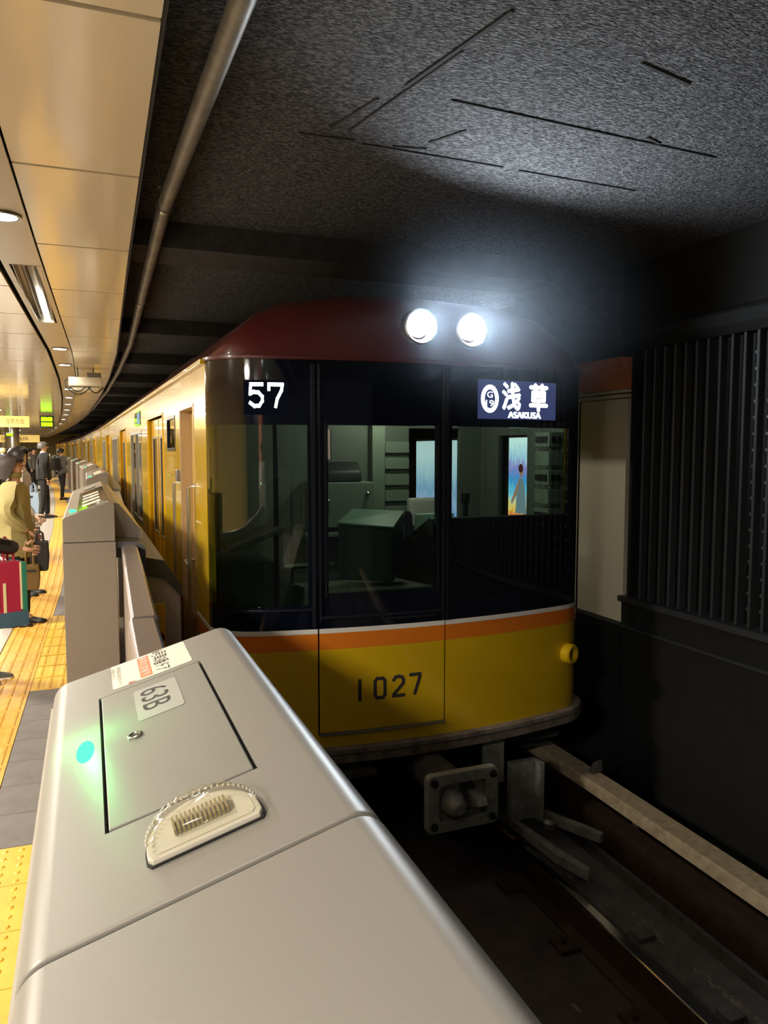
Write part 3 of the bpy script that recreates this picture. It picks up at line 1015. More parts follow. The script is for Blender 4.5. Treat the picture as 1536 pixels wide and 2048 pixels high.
def common(root, lead):
    v0 = VS if lead else 0.0
    side_of_car(root, -1, lead, v0)
    side_of_car(root, 1, lead, v0)
    roof(root, v0, lead)
    if lead:
        poly = [(u, plan(u)+.01) for u in us(-HW+.004, HW-.004)] + [(HW-.004, LEN), (-HW+.004, LEN)]
    else:
        poly = [(-HW+.004,0),(HW-.004,0),(HW-.004,LEN),(-HW+.004,LEN)]
    obj('car_floor', MB().prism_z(poly, -.14, -.02), M['underframe'], root, smooth=False)
    obj('saloon_ceiling', MB().box(-HW+.05,HW-.05,1.6 if lead else .1,LEN-.1,2.08,2.10), M['saloon_wall'], root, smooth=False)
    obj('end_wall', MB().box(-HW+.04,HW-.04,LEN-.05,LEN,-.02,2.12), M['train_yellow'], root, smooth=False)
    if lead: obj('saloon_light_block', MB().box(-HW+.05,HW-.05,4.2,4.24,-.02,2.10), M['saloon_wall'], root, smooth=False)  # cross wall added to keep saloon light out of the cab
    obj('saloon_lamp', MB().box(-.1,.1,4.6 if lead else .6,LEN-.6,2.05,2.08), M['lamp_warm'], root, smooth=False)
    if not lead: obj('end_wall', MB().box(-HW+.04,HW-.04,0,.05,-.02,2.12), M['train_yellow'], root, smooth=False)
    ub = MB().box(-1.1,1.1,2.2,4.6,-.55,-.16).box(-1.05,1.05,6,9.6,-.6,-.16).box(-1.1,1.1,11.4,13.9,-.55,-.16)
    obj('underfloor_boxes', ub, M['underframe'], root, bevel=.02)
    for vv in (1.9,3.9,11.9,13.9):
        ws = MB()
        for s_ in (-.717,.717):
            ws.lathe([(.37,-.06),(.40,-.05),(.43,.0),(.43,.06)] if s_ < 0 else [(.43,-.06),(.43,0),(.40,.05),(.37,.06)], (s_-.05,vv,-.515), 'x', 28)
        ws.tube([(-.7,vv,-.52),(.7,vv,-.52)], .07, 12)
        obj('wheelset', ws, M['steel_dull'], root)

TA = R(1.2)
lead = thing('train_car', 'yellow lead train car with dark red roof, black cab front and number 1027', 'train', (1.931, 4.222, 0), TA)
common(lead, True)

# ---- the cab face
pl = [(-.698,.092,-.07,.545)]
face = obj('front_panel', patch(-HW,-.705,-.16,.435), M['train_yellow'], lead, normals=True)
obj('front_panel', patch(.099,HW,-.16,.435), M['train_yellow'], lead)
obj('front_panel', patch(-.7045,.0985,-.16,-.078), M['train_yellow'], lead)
obj('front_lining', patch(-.71,.105,-.10,.57,off=-.024,th=.01), M['rubber'], lead)
dp = obj('door_plate', patch(-.695,.089,-.066,.435,off=.001,th=.02), M['train_yellow'], lead, bevel=.002, seg=1)
obj('orange_stripe', patch(-.695,.089,.435,.532,off=.001,th=.02), M['train_orange'], dp)
obj('white_stripe', patch(-.695,.089,.532,.56,off=.001,th=.02), M['train_white'], dp)
obj('sill_strip', patch(-.695,.089,-.079,-.066,off=.016,th=.03), M['steel'], dp)
def fm_(u0, u1, z0, z1, off=.003):
    return lambda a, b_: fpt(u0+(u1-u0)*a, z0+(z1-z0)*b_, off)
DIG = {'1': [[(.5,0),(.5,1)]],
       '0': [[(.0,.14),(.0,.86),(.2,1),(.8,1),(1,.86),(1,.14),(.8,0),(.2,0),(.0,.14)]],
       '2': [[(.02,.82),(.2,.97),(.5,1.0),(.82,.95),(.98,.78),(.94,.62),(.08,.1),(.02,0),(1,.0)]],
       '7': [[(.0,1),(1,1),(.96,.8),(.46,0)]]}
for ch, u0, u1 in (('1',-.49,-.425),('0',-.375,-.29),('2',-.26,-.17),('7',-.15,-.065)):
    mb = MB()
    for ln in DIG[ch]:
        for k in range(1):
            pass
    wdt = .021
    f_ = fm_(u0+.012, u1-.012, .118+.02*(u0+.49), .236+.02*(u0+.49))
    P = [[Vector(f_(a, b_)) for a, b_ in ln] for ln in DIG[ch]]
    for ln in P:
        for p, q in zip(ln[:-1], ln[1:]):
            d = (q-p).normalized(); e = d*wdt*.4
            n_ = Vector((-d.z, 0, d.x)).normalized()*wdt/2
            p2, q2 = p-e, q+e
            mb.add([p2+n_, q2+n_, q2-n_, p2-n_], [(0,3,2,1)])
    obj('digit_'+{'1':'one','0':'zero','2':'two','7':'seven'}[ch], mb, M['ink'], dp, smooth=False, normals=False)
for u0, u1 in ((-HW,-.705),(.099,HW)):
    obj('orange_stripe', patch(u0,u1,.435,.532,off=.0005), M['train_orange'], lead)
    obj('white_stripe', patch(u0,u1,.532,.56,off=.002), M['train_white'], lead)

# black window mask: frames around three glasses
mask = MB()
mask.join(patch(-HW,HW,.56,.70)); mask.join(patch(-HW,HW,1.745,2.125))
mask.join(patch(-.755,-.64,.70,1.745)); mask.join(patch(.03,.133,.70,1.745)); mask.join(patch(1.06,HW,.70,1.745))
mask.join(patch(-.64,.03,.70,.762))
fb = obj('window_mask', mask, M['train_black'], lead)
g1 = obj('left_glass', patch(-HW,-.755,.70,1.745,off=-.002,th=.006), M['glass_front'], lead)
g2 = obj('door_glass', patch(-.64,.03,.762,1.745,off=-.004,th=.006), M['glass_front'], lead)
g3 = obj('right_glass', patch(.133,1.06,.70,1.745,off=-.002,th=.006), M['glass_front'], lead)
fr_ = MB()
for u0, u1, z0, z1 in ((-.735,-.715,.57,2.09),(-.694,-.684,.60,2.09),(.070,.082,.57,2.09),(.094,.108,.57,2.09)):
    fr_.join(patch(u0,u1,z0,z1,off=.012,th=.014))
fr_.join(patch(-HW+.02,-.735,.672,.684,off=.008,th=.01)); fr_.join(patch(-.684,.07,.62,.635,off=.012,th=.014))
fr_.join(patch(-.66,-.65,.74,1.76,off=.006,th=.01)); fr_.join(patch(.036,.046,.74,1.76,off=.006,th=.01))
fr_.join(patch(-.30,.02,.595,.61,off=.014,th=.014))
obj('frame_bars', fr_, M['train_frame'], lead)
# red brow above the mask
obj('red_brow', patch(-HW,HW,2.112,2.135,off=.014,th=.03), M['train_red'], lead, bevel=.004)
wd = MB()
for u in (-.635,): wd.tube([fpt(u,1.72,.03), fpt(u,1.55,.03)], .011, 8)
obj('wiper_stub', wd, M['steel_dull'], lead)

# LED signs
b57 = obj('run_number_display', patch(-1.10,-.86,1.80,1.995,off=.0015,th=.004), M['led_dim'], lead)
mb = strokes([[(.86,1),(.14,1),(.10,.58),(.32,.66),(.62,.63),(.86,.45),(.86,.26),(.66,.05),(.36,.03),(.10,.17)]], .17, fm_(-1.075,-.99,1.845,1.97,.006))
mb.join(strokes([[(.1,.78),(.1,1),(.92,1),(.86,.74),(.60,.36),(.50,.02)]], .17, fm_(-.975,-.885,1.845,1.97,.006)))
obj('led_digits', mb, M['led_text'], b57, smooth=False, normals=False)
bd = obj('destination_display', patch(.31,.93,1.795,2.035,off=.0015,th=.004), M['led_back'], lead)
mb = lettering('浅', fm_(.49,.625,1.855,2.02,.006)); mb.join(lettering('草', fm_(.705,.85,1.850,2.02,.006)))
# thicken the characters slightly, LED dots bleed
mb2 = MB(); mb2.join(mb)
for dx, dz in ((.006,0),(-.006,0),(0,.006),(0,-.006)):
    q = MB(); q.add([(p[0]+dx,p[1],p[2]+dz) for p in mb.v], mb.f); mb2.join(q)
obj('led_characters', mb2, M['led_text'], bd, smooth=False, normals=False)
q = lettering('ASAKUSA', fm_(.535,.795,1.803,1.842,.006)); q2 = MB()
for dx in (0,.004,-.004): q2.add([(p[0]+dx,p[1],p[2]) for p in q.v], q.f)
obj('led_letters', q2, M['led_text'], bd, smooth=False, normals=False)
f_ = fm_(.33,.46,1.832,2.004,.006)
mb = MB(); n = 28
vs = [f_(.5+.5*math.cos(2*math.pi*k/n), .5+.5*math.sin(2*math.pi*k/n)) for k in range(n)] + [f_(.5+.30*math.cos(2*math.pi*k/n), .5+.34*math.sin(2*math.pi*k/n)) for k in range(n)]
mb.add(vs, [(k,(k+1)%n,n+(k+1)%n,n+k) for k in range(n)])
mb.join(lettering('G', fm_(.375,.415,1.925,1.962,.006))); mb.join(lettering('19', fm_(.366,.424,1.872,1.910,.006)))
obj('station_number', mb, M['led_text'], bd, smooth=False, normals=False)

# headlights
for k, (u, z) in enumerate(((-.085,2.325),(.252,2.322))):
    v = plan(u) + .035
    hl = obj('headlight', MB().lathe([(.088,.14),(.104,.10),(.106,-.055),(.096,-.062),(.092,-.05),(.066,-.008),(.064,.02)], (u,v,z), 'y', 32), M['steel'], lead)
    ld = MB().lathe([(.001,-.006),(.058,-.006),(.062,.0)], (u,v-.006,z), 'y', 32)
    obj('led_lens', ld, M['head_led'], hl)
    dots = MB()
    for a in range(12): dots.sphere((u+.05*math.cos(a*math.pi/6), v-.014, z+.05*math.sin(a*math.pi/6)), .005, 8, 5)
    obj('led_studs', dots, M['lens_clear'], hl)
    lamp('headlight_beam', 'SPOT', (u, v-.075, z), HEAD_W, (.82,.92,1.0), .07, lead, rot=(R(97),0,R(180+22)), spot=R(150), blend=.6)

# tail lamp housings, skirt, anticlimber
for s_ in (-1, 1):
    u = 1.05*s_ + .03; n_ = Vector(fpt(u,0,1))-Vector(fpt(u,0,0))
    th = math.atan2(n_.x, -n_.y)
    tl = MB().lathe([(.070,.03),(.068,-.045),(.060,-.055),(.044,-.055),(.042,-.01),(.001,-.008)], (0,0,0), 'y', 24)
    tl.xf(Matrix.Translation(fpt(u,.225,0)) @ Matrix.Rotation(th,4,'Z'))
    t_ = obj('tail_lamp', tl, M['train_yellow'], lead)
    ln = MB().lathe([(.044,-.02),(.001,-.022)], (0,0,0), 'y', 20).xf(Matrix.Translation(fpt(u,.225,0)) @ Matrix.Rotation(th,4,'Z'))
    obj('lens', ln, M['rubber'], t_)
ac = obj('anticlimber', patch(-HW-.0,HW,-.245,-.155,off=.05,th=.2), M['anticlimber'], lead, bevel=.012)
obj('anticlimber_ribs', patch(-HW,HW,-.19,-.182,off=.056,th=.05), M['underframe'], ac)
obj('front_beam', MB().box(-1.2,1.2,.35,.6,-.46,-.2), M['underframe'], lead, bevel=.02)

# coupler
cz, cv, cu = -.36, -.47, -.02
mb = MB()
rr = rrect(-.225,.225,-.17,.165,.035)
hole = rrect(-.15,.15,-.11,.10,.03)
n = len(rr)
vs = [(x+cu,cv,z+cz) for x, z in rr] + [(x+cu,cv,z+cz) for x, z in hole] + [(x+cu,cv+.05,z+cz) for x, z in rr] + [(x+cu,cv+.14,z+cz) for x, z in hole]
fs = []
for k in range(n):
    k2 = (k+1) % n
    fs += [(k,k2,n+k2,n+k),(k,2*n+k,2*n+k2,k2),(n+k,n+k2,3*n+k2,3*n+k)]
fs.append(tuple(3*n+k for k in range(n))); fs.append(tuple(2*n+k for k in range(n-1,-1,-1)))
cpl = obj('coupler', mb.add(vs, fs), M['coupler'], lead, bevel=.004, seg=1)
obj('cone', MB().lathe([(.085,.12),(.078,.02),(.055,-.06),(.03,-.085),(.001,-.088)], (cu-.055,cv+.02,cz-.02), 'y', 20), M['coupler'], cpl)
obj('guide_horn', MB().prism_x([(cv+.1,cz+.04),(cv-.05,cz+.02),(cv-.08,cz-.02),(cv+.1,cz-.10)], cu+.05, cu+.12), M['coupler'], cpl, bevel=.01)
bl = MB()
for x in (-.185,.185):
    for z in (-.125,.125): bl.lathe([(.022,.0),(.022,-.012),(.012,-.016)], (cu+x,cv-.001,cz+z), 'y', 10)
obj('bolts', bl, M['rubber'], cpl)
obj('pin', MB().tube([(cu+.1,cv-.03,cz-.01),(cu+.15,cv-.01,cz-.03)], .014, 8), M['steel'], cpl)
obj('draw_bar', MB().tube([(cu,cv+.05,cz),(0,1.2,cz)], .11, 14), M['underframe'], lead)
# steps, brackets and rail guard at the right
obj('hanger_plate', MB().box(.44,.60,.12,.15,-.60,-.23), M['coupler'], lead, bevel=.006)
rg = obj('rail_guard', MB().box(.62,.80,.06,.12,-.86,-.46).box(.80,.84,.0,.12,-.86,-.46), M['coupler'], lead, bevel=.008)
obj('guard_shoe', MB().prism_z([(.62,.10),(.66,.10),(.70,-.35),(.74,-.62),(.70,-.66),(.64,-.40)], -.90, -.84).prism_z([(.84,.10),(.88,.10),(1.02,-.22),(1.06,-.34),(1.02,-.36),(.9,-.1)], -.88, -.82), M['coupler'], rg, bevel=.006)
obj('guard_bolt', MB().lathe([(.045,-.84),(.05,-.80),(.03,-.78)], (.80,-.12,0), n=14), M['steel_dull'], rg)
obj('hose', MB().tube([(.30,.25,-.25),(.34,.1,-.42),(.40,.05,-.6),(.46,.15,-.72)], .018, 8), M['rubber'], lead)
obj('side_step', MB().box(-.66,-.36,-.02,.10,-.34,-.30).box(-.66,-.63,.0,.10,-.45,-.2), M['underframe'], lead, bevel=.005)
obj('collector_shoe_beam', MB().box(1.0,1.28,.6,2.6,-.62,-.50).box(1.28,1.40,1.2,1.9,-.64,-.60), M['underframe'], lead, bevel=.01)

# ---- cab door in the near side, grab rails, handle
cd = obj('cab_door', wall_cells([.88,1.52],[0,1.88],[(.94,1.20,.75,1.70)], -HW+.075, -HW+.105), M['train_door'], lead, bevel=.003, seg=1)
obj('pane', MB().box(-HW+.088,-HW+.092,.94,1.20,.75,1.70), M['glass_side'], cd, smooth=False)
obj('window_frame', _frame(-HW+.070,-1,.94,1.20,.75,1.70,.015,.012), M['steel_dull'], cd, bevel=.003, seg=1)
obj('handle', MB().tube([(-HW+.07,1.32,.83),(-HW+.0,1.32,.83),(-HW-.012,1.30,.83),(-HW-.012,1.16,.815)], .012, 10).lathe([(.028,0),(.03,-.012)], (-HW+.075,1.32,.83), 'x', 14), M['steel'], cd)
obj('cab_door_jamb', _boxes([(-HW-.004,-HW+.105,1.50,1.522,0,1.90),(-HW-.004,-HW+.105,.86,.884,0,1.90),(-HW-.004,-HW+.105,.86,1.52,1.878,1.90)]), M['jamb'], lead, bevel=.004, seg=1)
for v in (1.56,.84):
    obj('grab_rail', MB().tube([(-HW-.005,v,1.38),(-HW-.045,v,1.36),(-HW-.045,v,.12),(-HW-.005,v,.10)], .012, 8), M['steel'], lead)
obj('door_latch_box', MB().box(-HW-.03,-HW+.0,1.53,1.60,1.38,1.46), M['steel'], lead, bevel=.006)
wf = obj('corner_window_frame', _frame(-HW-.004,-1,1.80,2.30,1.60,1.86,.02,.02), M['train_frame'], lead, bevel=.003, seg=1)
obj('pane', MB().box(-HW+.01,-HW+.014,1.80,2.30,1.60,1.86), M['glass_side'], wf, smooth=False)
sd = obj('side_display', MB().box(-HW-.006,-HW+.0,4.75,5.5,1.88,2.04), M['train_black'], lead, bevel=.003, seg=1)
obj('led_face', MB().box(-HW-.008,-HW-.006,4.8,5.15,1.90,2.02), M['poster_pale'], sd, smooth=False)
# right hand cab door with its window
obj('cab_door_right', wall_cells([.88,1.52],[0,1.88],[(.86,1.30,.95,1.72)], HW-.02, HW-.05), M['cab_wall'], lead, smooth=False)

# ---- inside the cab
bw = wall_cells([-HW+.05,HW-.05],[-.02,2.10],[(.55,1.02,.80,1.78)], 1.58, 1.62)
bw.v = [(p[1], p[0], p[2]) for p in bw.v]
part_wall = obj('cab_partition', bw, M['cab_wall'], lead, smooth=False)
obj('cab_ceiling', MB().box(-HW+.05,HW-.05,.3,1.58,2.04,2.08), M['cab_dark'], lead, smooth=False)
obj('cab_lining', wall_cells([.40,1.58],[-.02,2.05],[(.86,1.50,.95,1.72)], HW-.052, HW-.056), M['cab_wall'], lead, smooth=False)
rk = MB()
for k in range(6):
    z0 = .95+.135*k
    rk.box(1.10,HW-.06,.40,.58,z0,z0+.105)
obj('equipment_rack', rk, M['cab_light'], lead, bevel=.006)
sl = MB()
for k in range(6):
    z0 = .95+.135*k
    if k % 2: sl.box(1.092,1.10,.42,.56,z0+.03,z0+.075).box(1.12,1.2,.392,.40,z0+.03,z0+.075)
obj('rack_slots', sl, M['rubber'], lead, smooth=False)
lk = obj('locker', MB().box(-.36,.14,1.30,1.575,1.02,1.36), M['cab_light'], lead, bevel=.012)
obj('latch', MB().lathe([(.018,0),(.018,-.02),(.008,-.03)], (-.24,1.30,1.22), 'y', 12).box(-.247,-.233,1.27,1.30,1.14,1.19), M['steel'], lk)
obj('latch', MB().lathe([(.018,0),(.018,-.02),(.008,-.03)], (.08,1.30,1.27), 'y', 12), M['steel'], lk)
obj('locker_ledge', MB().box(-.42,.2,1.26,1.575,.955,.985), M['cab_light'], lead, bevel=.004)
obj('work_bag', MB().prism_x([(1.34,1.36),(1.56,1.36),(1.54,1.46),(1.45,1.52),(1.36,1.44)], -.22, .06), M['black_bag'], lead, bevel=.02)
obj('partition_post', MB().box(.20,.31,1.50,1.575,.0,2.05), M['cab_light'], lead, bevel=.006)
rs = MB()
for k in range(5): rs.box(.33,.54,1.545,1.575,1.06+.13*k,1.15+.13*k)
obj('partition_rack', rs, M['cab_light'], lead, bevel=.005)
obj('partition_rail', MB().box(-.5,-.1,1.55,1.575,.70,.725), M['paper'], lead, bevel=.004)
dw = obj('partition_door', MB().box(-1.0,-.45,1.56,1.578,0,1.95), M['cab_wall'], lead, bevel=.01)
obj('door_handle', MB().lathe([(.02,0),(.02,-.04)], (-.52,1.56,1.0), 'y', 12), M['steel'], dw)
# console: hooded pedestal and driver's desk
ped = obj('console_hood', MB().add([(-.46,.42,.78),(-.13,.30,.76),(.06,.55,.80),(-.25,.72,.80),(-.45,.44,1.13),(-.12,.32,1.10),(.06,.56,1.18),(-.24,.74,1.19)],
        [(0,1,5,4),(1,2,6,5),(2,3,7,6),(3,0,4,7),(4,5,6,7),(3,2,1,0)]), M['console'], lead, bevel=.008)
obj('hood_lit_top', MB().add([(-.455,.435,1.135),(-.12,.315,1.105),(.065,.565,1.185),(-.24,.745,1.195),(-.455,.435,1.145),(-.12,.315,1.115),(.065,.565,1.195),(-.24,.745,1.205)],
        [(0,1,5,4),(1,2,6,5),(2,3,7,6),(3,0,4,7),(4,5,6,7),(3,2,1,0)]), M['console_lit_top'], ped)
obj('hood_lamp_strip', MB().add([(-.12,.31,.775),(.05,.53,.812),(.05,.53,.824),(-.12,.31,.787)], [(0,1,2,3)]), M['paper'], ped, smooth=False)
dk = obj('driver_desk', MB().prism_x([(.24,0),(.85,0),(.85,.92),(.30,1.165),(.24,1.165)], .12, 1.20), M['cab_dark'], lead, bevel=.01)
obj('timetable_card', MB().box(.20,.47,.62,.70,1.02,1.16), M['paper'], dk, bevel=.003)
obj('master_controller', MB().lathe([(.05,0),(.05,.06),(.018,.08),(.018,.2),(.03,.21),(.03,.27)], (.55,.60,1.03), n=14), M['rubber'], dk)
obj('centre_desk', MB().prism_x([(.22,0),(.85,0),(.85,.70),(.22,.74)], -.64, .12), M['cab_wall'], lead, bevel=.01)
st = obj('driver_seat', MB().box(.45,.85,1.0,1.40,.42,.52).prism_x([(1.34,.5),(1.42,.5),(1.47,1.12),(1.39,1.12)], .45, .85), M['navy'], lead, bevel=.03)
obj('headrest_cover', MB().prism_x([(1.375,.98),(1.46,.98),(1.49,1.22),(1.39,1.22)], .48, .82), M['white_cloth'], st, bevel=.03)
obj('left_pole', MB().tube([(-.83,.52,.0),(-.83,.52,1.95)], .016, 10), M['rubber'], lead)
obj('left_cabinet', MB().box(-1.2,-.86,.45,.95,0,.92), M['console'], lead, bevel=.012)
obj('mirrored_gate_shelf', MB().add([(-1.15,.4,.99),(-.80,.4,1.10),(-.80,.75,1.10),(-1.15,.75,.99),(-1.15,.4,1.02),(-.80,.4,1.135),(-.80,.75,1.135),(-1.15,.75,1.02)],
      [(0,3,2,1),(4,5,6,7),(0,1,5,4),(1,2,6,5),(2,3,7,6),(3,0,4,7)]), M['steel_dull'], lead, bevel=.004)  # tilted shape that imitates the near gate mirrored in the glass
obj('cab_lamp', MB().box(-.3,.6,.30,.38,2.02,2.04), M['poster_pale'], lead, smooth=False)
obj('cab_lamp', MB().box(.05,.45,1.08,1.2,2.02,2.04), M['poster_pale'], lead, smooth=False)
lamp('cab_light', 'POINT', (.25,1.14,1.97), 16, (1.0,.95,.78), .05, lead)
for u_ in (-.35, .70):  # point lights added behind the windscreen to brighten the cab fittings
    lamp('cab_light', 'POINT', (u_,.27,1.96), 5.5, (.84,1.0,.88), .04, lead)

# ---- following cars on the bend
trail = None
for k, (x, y, a, lab) in enumerate([(.31,20.62,2.0,'yellow second train car behind the lead car'),(-.27,37.0,3.2,'yellow third train car in the bend of the platform'),(-1.2,53.45,4.4,'farthest yellow train car at the end of the bend')]):
    loc = (x+HW, y, 0)
    if trail is None:
        trail = thing('train_car', lab, 'train', loc, R(a), None)
        common(trail, False)
        for d_ in DOORS:
            obj('door_lamp', MB().box(-HW-.02,-HW,d_[0]+.5,d_[0]+.75,1.96,2.0), M['led_orange'], trail, bevel=.004)
        obj('gangway', MB().box(-.5,.5,-.36,-.0,-.02,2.0), M['rubber'], trail, bevel=.02)
    else:
        dup(trail, loc, R(a), lab)

# scattering volume added ahead of the train to imitate lens glow at the headlights
hz = obj('lens_glow', MB().sphere((0,0,0), (1.25,1.1,.72), 32, 18), M['lens_glow'], None, smooth=False)
hz.location = (2.05,3.98,2.36)
tag(hz, 'bluish scattering volume imitating lens glow before the train headlights', 'lens_glow', kind='stuff')

# ================================================================== PLATFORM GATES
# ---- the near gate, number 63B
TH = math.atan(.293); CT, ST = math.cos(TH), math.sin(TH)
def top(x, y, h=0.0):
    """point over the sloping top of the near gate"""
    return (x - h*ST, y, 1.222 + .293*(x+.05) + h*CT)
g = thing('platform_gate', 'pale grey platform gate in front of the camera with plate 63B and a clear lamp', 'gate', (.085, .3, 0))
def gate_ring():
    """outer profile, (x,z), from the platform side foot over the top to the track side foot"""
    pz = lambda x: 1.222 + .293*(x+.05)
    r = .032
    cx = -.062+r; cz_ = pz(cx-r*ST) - r*CT
    out = [(-.062,0),(-.062,cz_)]
    a1 = math.pi/2 + TH
    for k in range(1, 7):
        t = math.pi + (a1-math.pi)*k/6
        out.append((cx+r*math.cos(t), cz_+r*math.sin(t)))
    r2 = .026
    ex = .230
    cx2 = ex-r2; cz2 = pz(cx2-r2*ST) - r2*CT
    for k in range(0, 7):
        t = (math.pi/2+TH) + (0-(math.pi/2+TH))*k/6
        out.append((cx2+r2*math.cos(t), cz2+r2*math.sin(t)))
    out += [(ex, 0)]
    return out
ring_ = gate_ring()
def cover(ya, yb, hole=None):
    mb = MB()
    if hole is None:
        return mb.prism(ring_, ya, yb)
    hx0, hx1, hy0, hy1 = hole
    # split the sloping top at the lid opening
    L = [p for p in ring_]
    ti = max(range(len(L)), key=lambda i: L[i][1] if L[i][0] < 0 else -9)
    z_ = lambda x: L[7][1] + (L[8][1]-L[7][1])*(x-L[7][0])/(L[8][0]-L[7][0])
    P = L[:8] + [(hx0, z_(hx0)), (hx1, z_(hx1))] + L[8:]
    n = len(P); ysl = [ya, hy0, hy1, yb]
    vs = [(x, y, z) for y in ysl for x, z in P]
    fs = [tuple(range(n)), tuple(3*n+k for k in range(n-1,-1,-1))]
    for j in range(3):
        for i in range(n-1):
            if j == 1 and i == 8: continue
            fs.append((j*n+i, (j+1)*n+i, (j+1)*n+i+1, j*n+i+1))
    mb.add(vs, fs)
    a, b_, c, d = (hx0,hy0), (hx1,hy0), (hx1,hy1), (hx0,hy1)
    up = [(x, y, z_(x)) for x, y in (a,b_,c,d)]; dn = [(x+.018*ST, y, z_(x)-.018*CT) for x, y in (a,b_,c,d)]
    mb.add(up+dn, [(0,4,5,1),(1,5,6,2),(2,6,7,3),(3,7,4,0),(4,7,6,5)])
    return mb
HOLE = (.005, .151, .749, 1.175)
obj('far_cover', cover(.5945, 1.325, HOLE), M['gate_paint'], g, bevel=.004, seg=2, world=True)
obj('near_cover', cover(-1.6, .5905), M['gate_paint'], g, bevel=.004, seg=2, world=True)
obj('cover_gasket', MB().prism([(x*.985+.001, max(0,z-.006)) for x, z in ring_], .59, .595), M['groove'], g, world=True)
obj('well', MB().add([top(.0052,.7492,-.0165), top(.1508,.7492,-.0165), top(.1508,1.1748,-.0165), top(.0052,1.1748,-.0165)], [(0,1,2,3)]), M['groove'], g, world=True, smooth=False)
def slab_on_top(x0, x1, y0_, y1_, h0, h1):
    vs = [top(x,y,h) for h in (h0,h1) for x, y in ((x0,y0_),(x1,y0_),(x1,y1_),(x0,y1_))]
    return MB().add(vs, [(0,3,2,1),(4,5,6,7),(0,1,5,4),(1,2,6,5),(2,3,7,6),(3,0,4,7)])
lid = obj('lid', slab_on_top(.0085,.1475,.7525,1.1715,-.016,.0008), M['gate_lid'], g, bevel=.0018, world=True)
MT = Matrix(((CT,0,-ST,0),(0,1,0,0),(ST,0,CT,0),(0,0,0,1)))
def on_top(mb, x, y, h=0.0):
    """move a part modelled flat at the origin on to the sloping top"""
    p = top(x, y, h)
    return mb.xf(Matrix.Translation(p) @ MT)
lockm = MB().lathe([(.0095,0),(.0095,.0022),(.0075,.0032),(.0068,.0012),(.001,.0010)], n=24)
lock = obj('lock', on_top(lockm, .045, .968, .0008), M['steel'], lid, world=True)
obj('keyway', on_top(MB().box(-.0045,.0045,-.0011,.0011,.0011,.0016), .045, .968, .0008), M['groove'], lock, world=True, smooth=False)
npl = obj('number_plate', on_top(MB().prism_z(rrect(-.0305,.0305,-.064,.064,.006), 0, .0008), .081, 1.076, .0008), M['plate_silver'], g, world=True)
def topmap(x0, x1, y0_, y1_, h):
    """text block: left to right runs towards -y, upright towards +x"""
    return lambda s_, t: top(x0+(x1-x0)*t, y0_+(y1_-y0_)*s_, h)
obj('lettering', lettering('63B', topmap(.060,.0965,1.128,1.040,.0018)), M['ink'], npl, world=True, smooth=False)
stk = obj('instruction_sticker', on_top(MB().prism_z(rrect(-.0605,.0605,-.063,.063,.005), 0, .0004), .0835, 1.254, .0001), M['sticker_white'], g, world=True)
obj('lettering', lettering('6号車3番ドア', topmap(.088,.112,1.314,1.197,.0010)), M['ink'], stk, world=True, smooth=False)
obj('orange_bar', slab_on_top(.066,.0835,1.197,1.309,.0005,.0008), M['sticker_orange'], stk, world=True, smooth=False)
obj('bar_lettering', lettering('乗車位置番号', topmap(.0685,.081,1.305,1.201,.0014)), M['sticker_white'], stk, world=True, smooth=False)
obj('red_arrow', MB().add([top(.048,1.199,.001), top(.048,1.191,.001), top(.062,1.193,.001)], [(0,1,2)]), M['sticker_red'], stk, world=True, smooth=False)
obj('small_lettering', lettering('点字をお読みになれる方のシートです', topmap(.033,.040,1.302,1.200,.001)), M['ink_grey'], stk, world=True, smooth=False)
obj('small_lettering', lettering('ご利用ください', topmap(.0245,.031,1.304,1.245,.001)), M['ink_grey'], stk, world=True, smooth=False)

# D shaped clear lamp
def dshape(hw, hh, n=26):
    """flat edge at -y, arched at +y"""
    out = [(-hw, -hh*.82), (-hw*.93, -hh), (hw*.93, -hh), (hw, -hh*.82)]
    for k in range(n+1):
        t = math.pi*k/n
        out.append((hw*math.cos(t), -hh*.55 + (hh*1.55)*math.sin(t)))
    return out
def dome(hw, hh, h, rib=0.0):
    rings = []
    for k, (sc, z) in enumerate([(1,0),(1,.35),(.97,.55),(.90,.75),(.78,.9),(.6,.98),(.3,1.0)]):
        rings.append([(x*sc, y*(sc) - (1-sc)*hh*.1, z*h*(1+(rib*math.sin(x*700) if 1 < k < 6 else 0))) for x, y in dshape(hw, hh)])
    n = len(rings[0]); vs = [p for r_ in rings for p in r_]; fs = []
    for j in range(len(rings)-1):
        for i in range(n):
            i2 = (i+1) % n
            fs.append((j*n+i, j*n+i2, (j+1)*n+i2, (j+1)*n+i))
    fs.append(tuple((len(rings)-1)*n+i for i in range(n)))
    return MB().add(vs, fs)
lampo = obj('lamp', on_top(MB().prism_z(dshape(.0515,.040), -.001, .006), .0885, .692), M['lamp_base'], g, bevel=.0015, world=True)
obj('gasket', on_top(MB().prism_z(dshape(.0535,.042), -.001, .0018), .0885, .692), M['groove'], lampo, world=True)
obj('lens', on_top(dome(.050,.0385,.017,.05), .0885, .692, .0055), M['lens_clear'], lampo, world=True)
obj('reflector', on_top(MB().prism_z(dshape(.046,.034), .0062, .0066), .0885, .692), M['lamp_base'], lampo, world=True)
rb_ = MB()
for k in range(13):
    x = -.024 + k*.004
    rb_.box(x-.0011,x+.0011,-.018,.008,.0066,.0125)
obj('prism_ribs', on_top(rb_, .0885, .692), M['bulb_reflector'], lampo, world=True)
er = MB()
for k in range(27):
    x, y_ = dshape(.0495,.038)[4+k]
    er.sphere((x, y_, .012), .0016, 8, 5)
obj('edge_studs', on_top(er, .0885, .692), M['lamp_base'], lampo, world=True)
